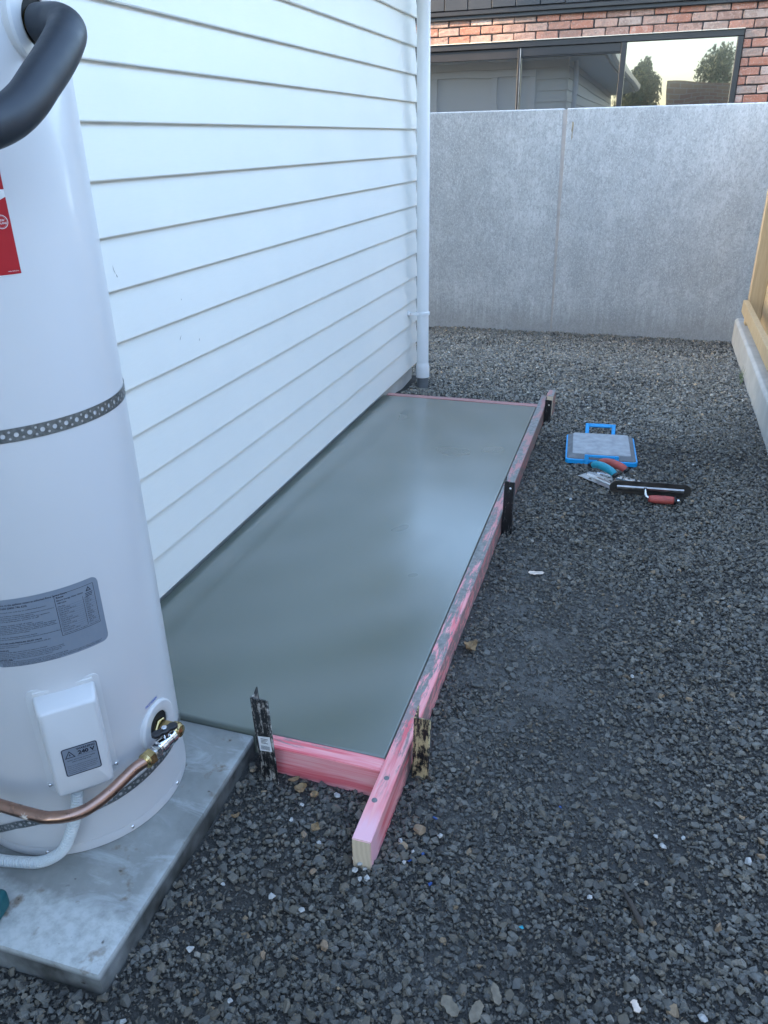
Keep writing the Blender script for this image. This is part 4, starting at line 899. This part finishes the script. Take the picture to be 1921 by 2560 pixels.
# ================================================================== gravel
def gravel():
    BIG = [hull(12, 1, .8, .64, k) for k in range(20)]; MID = [hull(10, 1, .82, .66, 100 + k) for k in range(20)]; SM = [hull(7, 1, .82, .68, 200 + k) for k in range(10)]
    Mw = np.array(CM)
    def free(x, y, pad_):
        ok = ~((x < tx(y) + .045 + pad_) & (y > 1.379 - pad_) & (y < 4.445 + pad_))
        ok &= ~((x > tx(y) - pad_) & (x < tx(y) + .045 + pad_) & (y > 1.165 - pad_) & (y < 4.62 + pad_))
        ok &= ~((x < -.845 + pad_) & (y > .73 - pad_) & (y < 1.45)); ok &= ~((x < XW + pad_) & (y < YE + pad_))
        ok &= (x < .70 - pad_) & (y < 6.72 - pad_); ok &= ~((x + 1.365) ** 2 + (y - 4.97) ** 2 < (.04 + pad_) ** 2)
        q = np.stack([x, y, np.full_like(x, G - CH)], 1) @ Mw.T; u = q[:, 0] / q[:, 2]; v = q[:, 1] / q[:, 2]; f = 1944.53
        ok &= (q[:, 2] > .3) & (np.abs(u * f) < 960 * 1.22) & (v * f < 1280 * 1.12)
        return ok, q[:, 2]
    VV = []; FF = []; CC = []; base = 0
    pal = 1.5 * np.array((1.06, 1, .90)) * np.array([(.064, .066, .066), (.082, .083, .080), (.080, .074, .063), (.050, .050, .050), (.098, .097, .092), (.072, .076, .079), (.090, .083, .072), (.036, .037, .038), (.12, .12, .115), (.15, .115, .08)])
    pw = np.array([.20, .17, .14, .12, .10, .12, .08, .04, .02, .01]); pw /= pw.sum()
    def scatter(dens, smin, smax, shapes, x0, x1, y0, y1, dep, lift, sink_slurry, power=1.6, dark=1.0):
        nonlocal base
        n = int(dens * (x1 - x0) * (y1 - y0)); x = rng.uniform(x0, x1, n); y = rng.uniform(y0, y1, n)
        s = smin + (smax - smin) * rng.random(n) ** power
        ok, d = free(x, y, .0); ok &= (d > dep[0]) & (d < dep[1])
        sl = slurry(x, y) * np.clip((vnoise(x, y, 11) - .2) * 2.2, 0, 1); ok &= rng.random(n) > np.clip(sl * 1.15, 0, 1) * sink_slurry
        cl = vnoise(x + 3, y + 5, 3.1); ok &= rng.random(n) < .45 + .75 * cl
        x, y, s, d = x[ok], y[ok], s[ok], d[ok]; n = len(x)
        ok2, _ = free(x, y, .004); x, y, s, d = x[ok2], y[ok2], s[ok2], d[ok2]; n = len(x)
        z = gh(x, y) + s * lift * rng.uniform(.2, 1.0, n)
        yaw = rng.uniform(0, 2 * np.pi, n); p = rng.normal(0, .38, n); q = rng.normal(0, .38, n)
        cy, sy, cp, sp, cq, sq = np.cos(yaw), np.sin(yaw), np.cos(p), np.sin(p), np.cos(q), np.sin(q)
        Rm = np.empty((n, 3, 3)); Rm[:, 0] = np.stack([cy * cq - sy * sp * sq, -sy * cp, cy * sq + sy * sp * cq], 1); Rm[:, 1] = np.stack([sy * cq + cy * sp * sq, cy * cp, sy * sq - cy * sp * cq], 1); Rm[:, 2] = np.stack([-cp * sq, sp, cp * cq], 1)
        col = pal[rng.choice(len(pal), n, p=pw)] * rng.lognormal(0, .17, n)[:, None] * dark
        dry_graze = np.clip((y - 3.9 + 1.2 * (vnoise(x, y, 1.1) - .5)) / 1.3, 0, 1) * (1 - .65 * np.clip((y - 6.35) / .25, 0, 1))  # far gravel paler: partly dry stone, partly grazing light put into the colour
        dry_graze = np.maximum(dry_graze, .25 * np.clip((vnoise(x + 9, y, .9) - .55) * 4, 0, 1))
        col = col * (1 + 1.35 * dry_graze)[:, None] + dry_graze[:, None] * np.array([.028, .027, .024]); 
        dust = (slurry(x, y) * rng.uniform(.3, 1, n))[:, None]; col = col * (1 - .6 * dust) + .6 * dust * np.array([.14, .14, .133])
        which = rng.integers(0, len(shapes), n)
        for k, (V, F) in enumerate(shapes):
            m = which == k; c = int(m.sum())
            if not c: continue
            W = np.einsum('nij,vj->nvi', Rm[m], V) * s[m][:, None, None] + np.stack([x[m], y[m], z[m]], 1)[:, None, :]
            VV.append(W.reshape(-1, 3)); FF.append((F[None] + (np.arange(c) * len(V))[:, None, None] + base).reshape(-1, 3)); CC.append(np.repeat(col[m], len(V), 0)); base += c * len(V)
    near = (-1.3, .72, .35, 3.3)
    scatter(21000, .0022, .0048, SM, *near, (0, 3.2), .5, .3, 1.4, .78)
    scatter(10500, .0048, .0090, MID, *near, (0, 3.2), .5, .88, 1.6, .9)
    scatter(2900, .0085, .0165, BIG, *near, (0, 3.2), .3, .97, 2.2, .95)
    mid = (-.6, .72, 2.3, 4.9)
    scatter(10500, .0050, .0095, MID, *mid, (3.2, 4.55), .6, .7)
    scatter(2300, .008, .0150, BIG, *mid, (3.2, 4.55), .5, .9, 1.8)
    far = (-1.75, .72, 3.9, 6.74)
    scatter(7200, .0060, .0105, SM, *far, (4.55, 9), .6, .5)
    scatter(2200, .009, .0160, MID, *far, (4.55, 9), .5, .5, 1.8)
    V = np.concatenate(VV).astype(np.float32); F = np.concatenate(FF).astype(np.int32); Cc = np.concatenate(CC).astype(np.float32)
    me = bpy.data.meshes.new('gravel'); me.vertices.add(len(V)); me.vertices.foreach_set('co', V.ravel()); me.loops.add(F.size); me.loops.foreach_set('vertex_index', F.ravel())
    me.polygons.add(len(F)); me.polygons.foreach_set('loop_start', np.arange(0, F.size, 3, dtype=np.int32)); me.update(calc_edges=True)
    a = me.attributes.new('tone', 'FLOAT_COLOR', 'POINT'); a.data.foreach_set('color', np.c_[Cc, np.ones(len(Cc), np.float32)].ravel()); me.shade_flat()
    o = obj('gravel', me, 'gravel'); o['kind'] = 'stuff'; o['label'] = 'dark crushed stone gravel covering the yard'; o['category'] = 'gravel'
    print('gravel tris', len(F))
gravel()

# ================================================================== behind the camera: what the window mirrors; then unseen houses added for shade
def back_brick_wall():
    B = thing('brick_wall', 'sunlit brick wall mirrored in the right-hand window pane', 'wall', (.9, -4.7, -.1))
    obj('pillar', box_bm(-.07, 1.5, -4.9, -4.6, -.2, 2.55, .004), 'far_brick', B); obj('wing', box_bm(1.501, 6.0, -4.85, -4.65, -.2, 2.0, .004), 'far_brick', B)
back_brick_wall()
def added_shade_houses():
    N = thing('sun_block_house', 'added unseen tall house that keeps the sun off the yard', 'house', (-14, -14, -.16))  # added house out of view; blocks the sun except for a brick patch
    box('wall', -16, -12, -32, 3.92, -.2, 8.4, 'foundation_concrete', N, 0); obj('roof', prism_bm([(-16, 8.4), (-12, 8.4), (-14, 9.2)], -32, 3.9, 'y'), 'dark_roof', N)
    N = thing('sky_block_house', 'added unseen low house that hides the low sky beyond the fence', 'house', (6, 0, -.16))  # added house out of view; cuts low sky light from the right
    box('wall', 3.0, 10.0, -9, 8.0, -.2, 2.5, 'foundation_concrete', N, 0); obj('roof', prism_bm([(2.4, 2.5), (10.6, 2.5), (10.6, 2.66), (6.5, 4.4), (2.4, 2.66)], -9.6, 8.6, 'y'), 'dark_roof', N)
added_shade_houses()
def tree(x, y, top, rad, label, seed):
    r = random.Random(seed); T = thing('conifer_tree', label, 'tree', (x, y, -.16)); V = []; F = []
    obj('trunk', tube_me([(x, y, -.2), (x + .1, y, top * .5), (x, y, top * .92)], [.25, .16, .04], 8), 'trunk_bark', T)
    blobs = [(Vector((x + r.uniform(-.55, .55) * rad * (1.15 - h), y + r.uniform(-.5, .5) * rad, top * h)), rad * r.uniform(.22, .42) * (1.2 - .75 * h)) for h in [r.uniform(.15, .97) ** .9 for _ in range(26)]]
    for i in range(9000):
        c0, rb = blobs[i % 26]; d = Vector((r.gauss(0, 1), r.gauss(0, 1), r.gauss(0, 1))).normalized(); c = c0 + d * rb * r.random() ** .4; k = len(V); s = rad * r.uniform(.02, .055)
        for q in range(3): V.append(c + Vector((r.uniform(-s, s), r.uniform(-s, s), r.uniform(-s, s) * 1.3)))
        F.append((k, k + 1, k + 2))
    obj('crown', mesh_from(V, F), 'foliage', T)
tree(3.2, -51, 6.9, 4.2, 'dark pointed tree mirrored at right in the window', 1); tree(-2.2, -52, 6.4, 3.6, 'dark bushy tree mirrored beside the roof in the window', 2); tree(.6, -60, 4.2, 2.6, 'low dark tree mirrored between the two taller trees', 3)
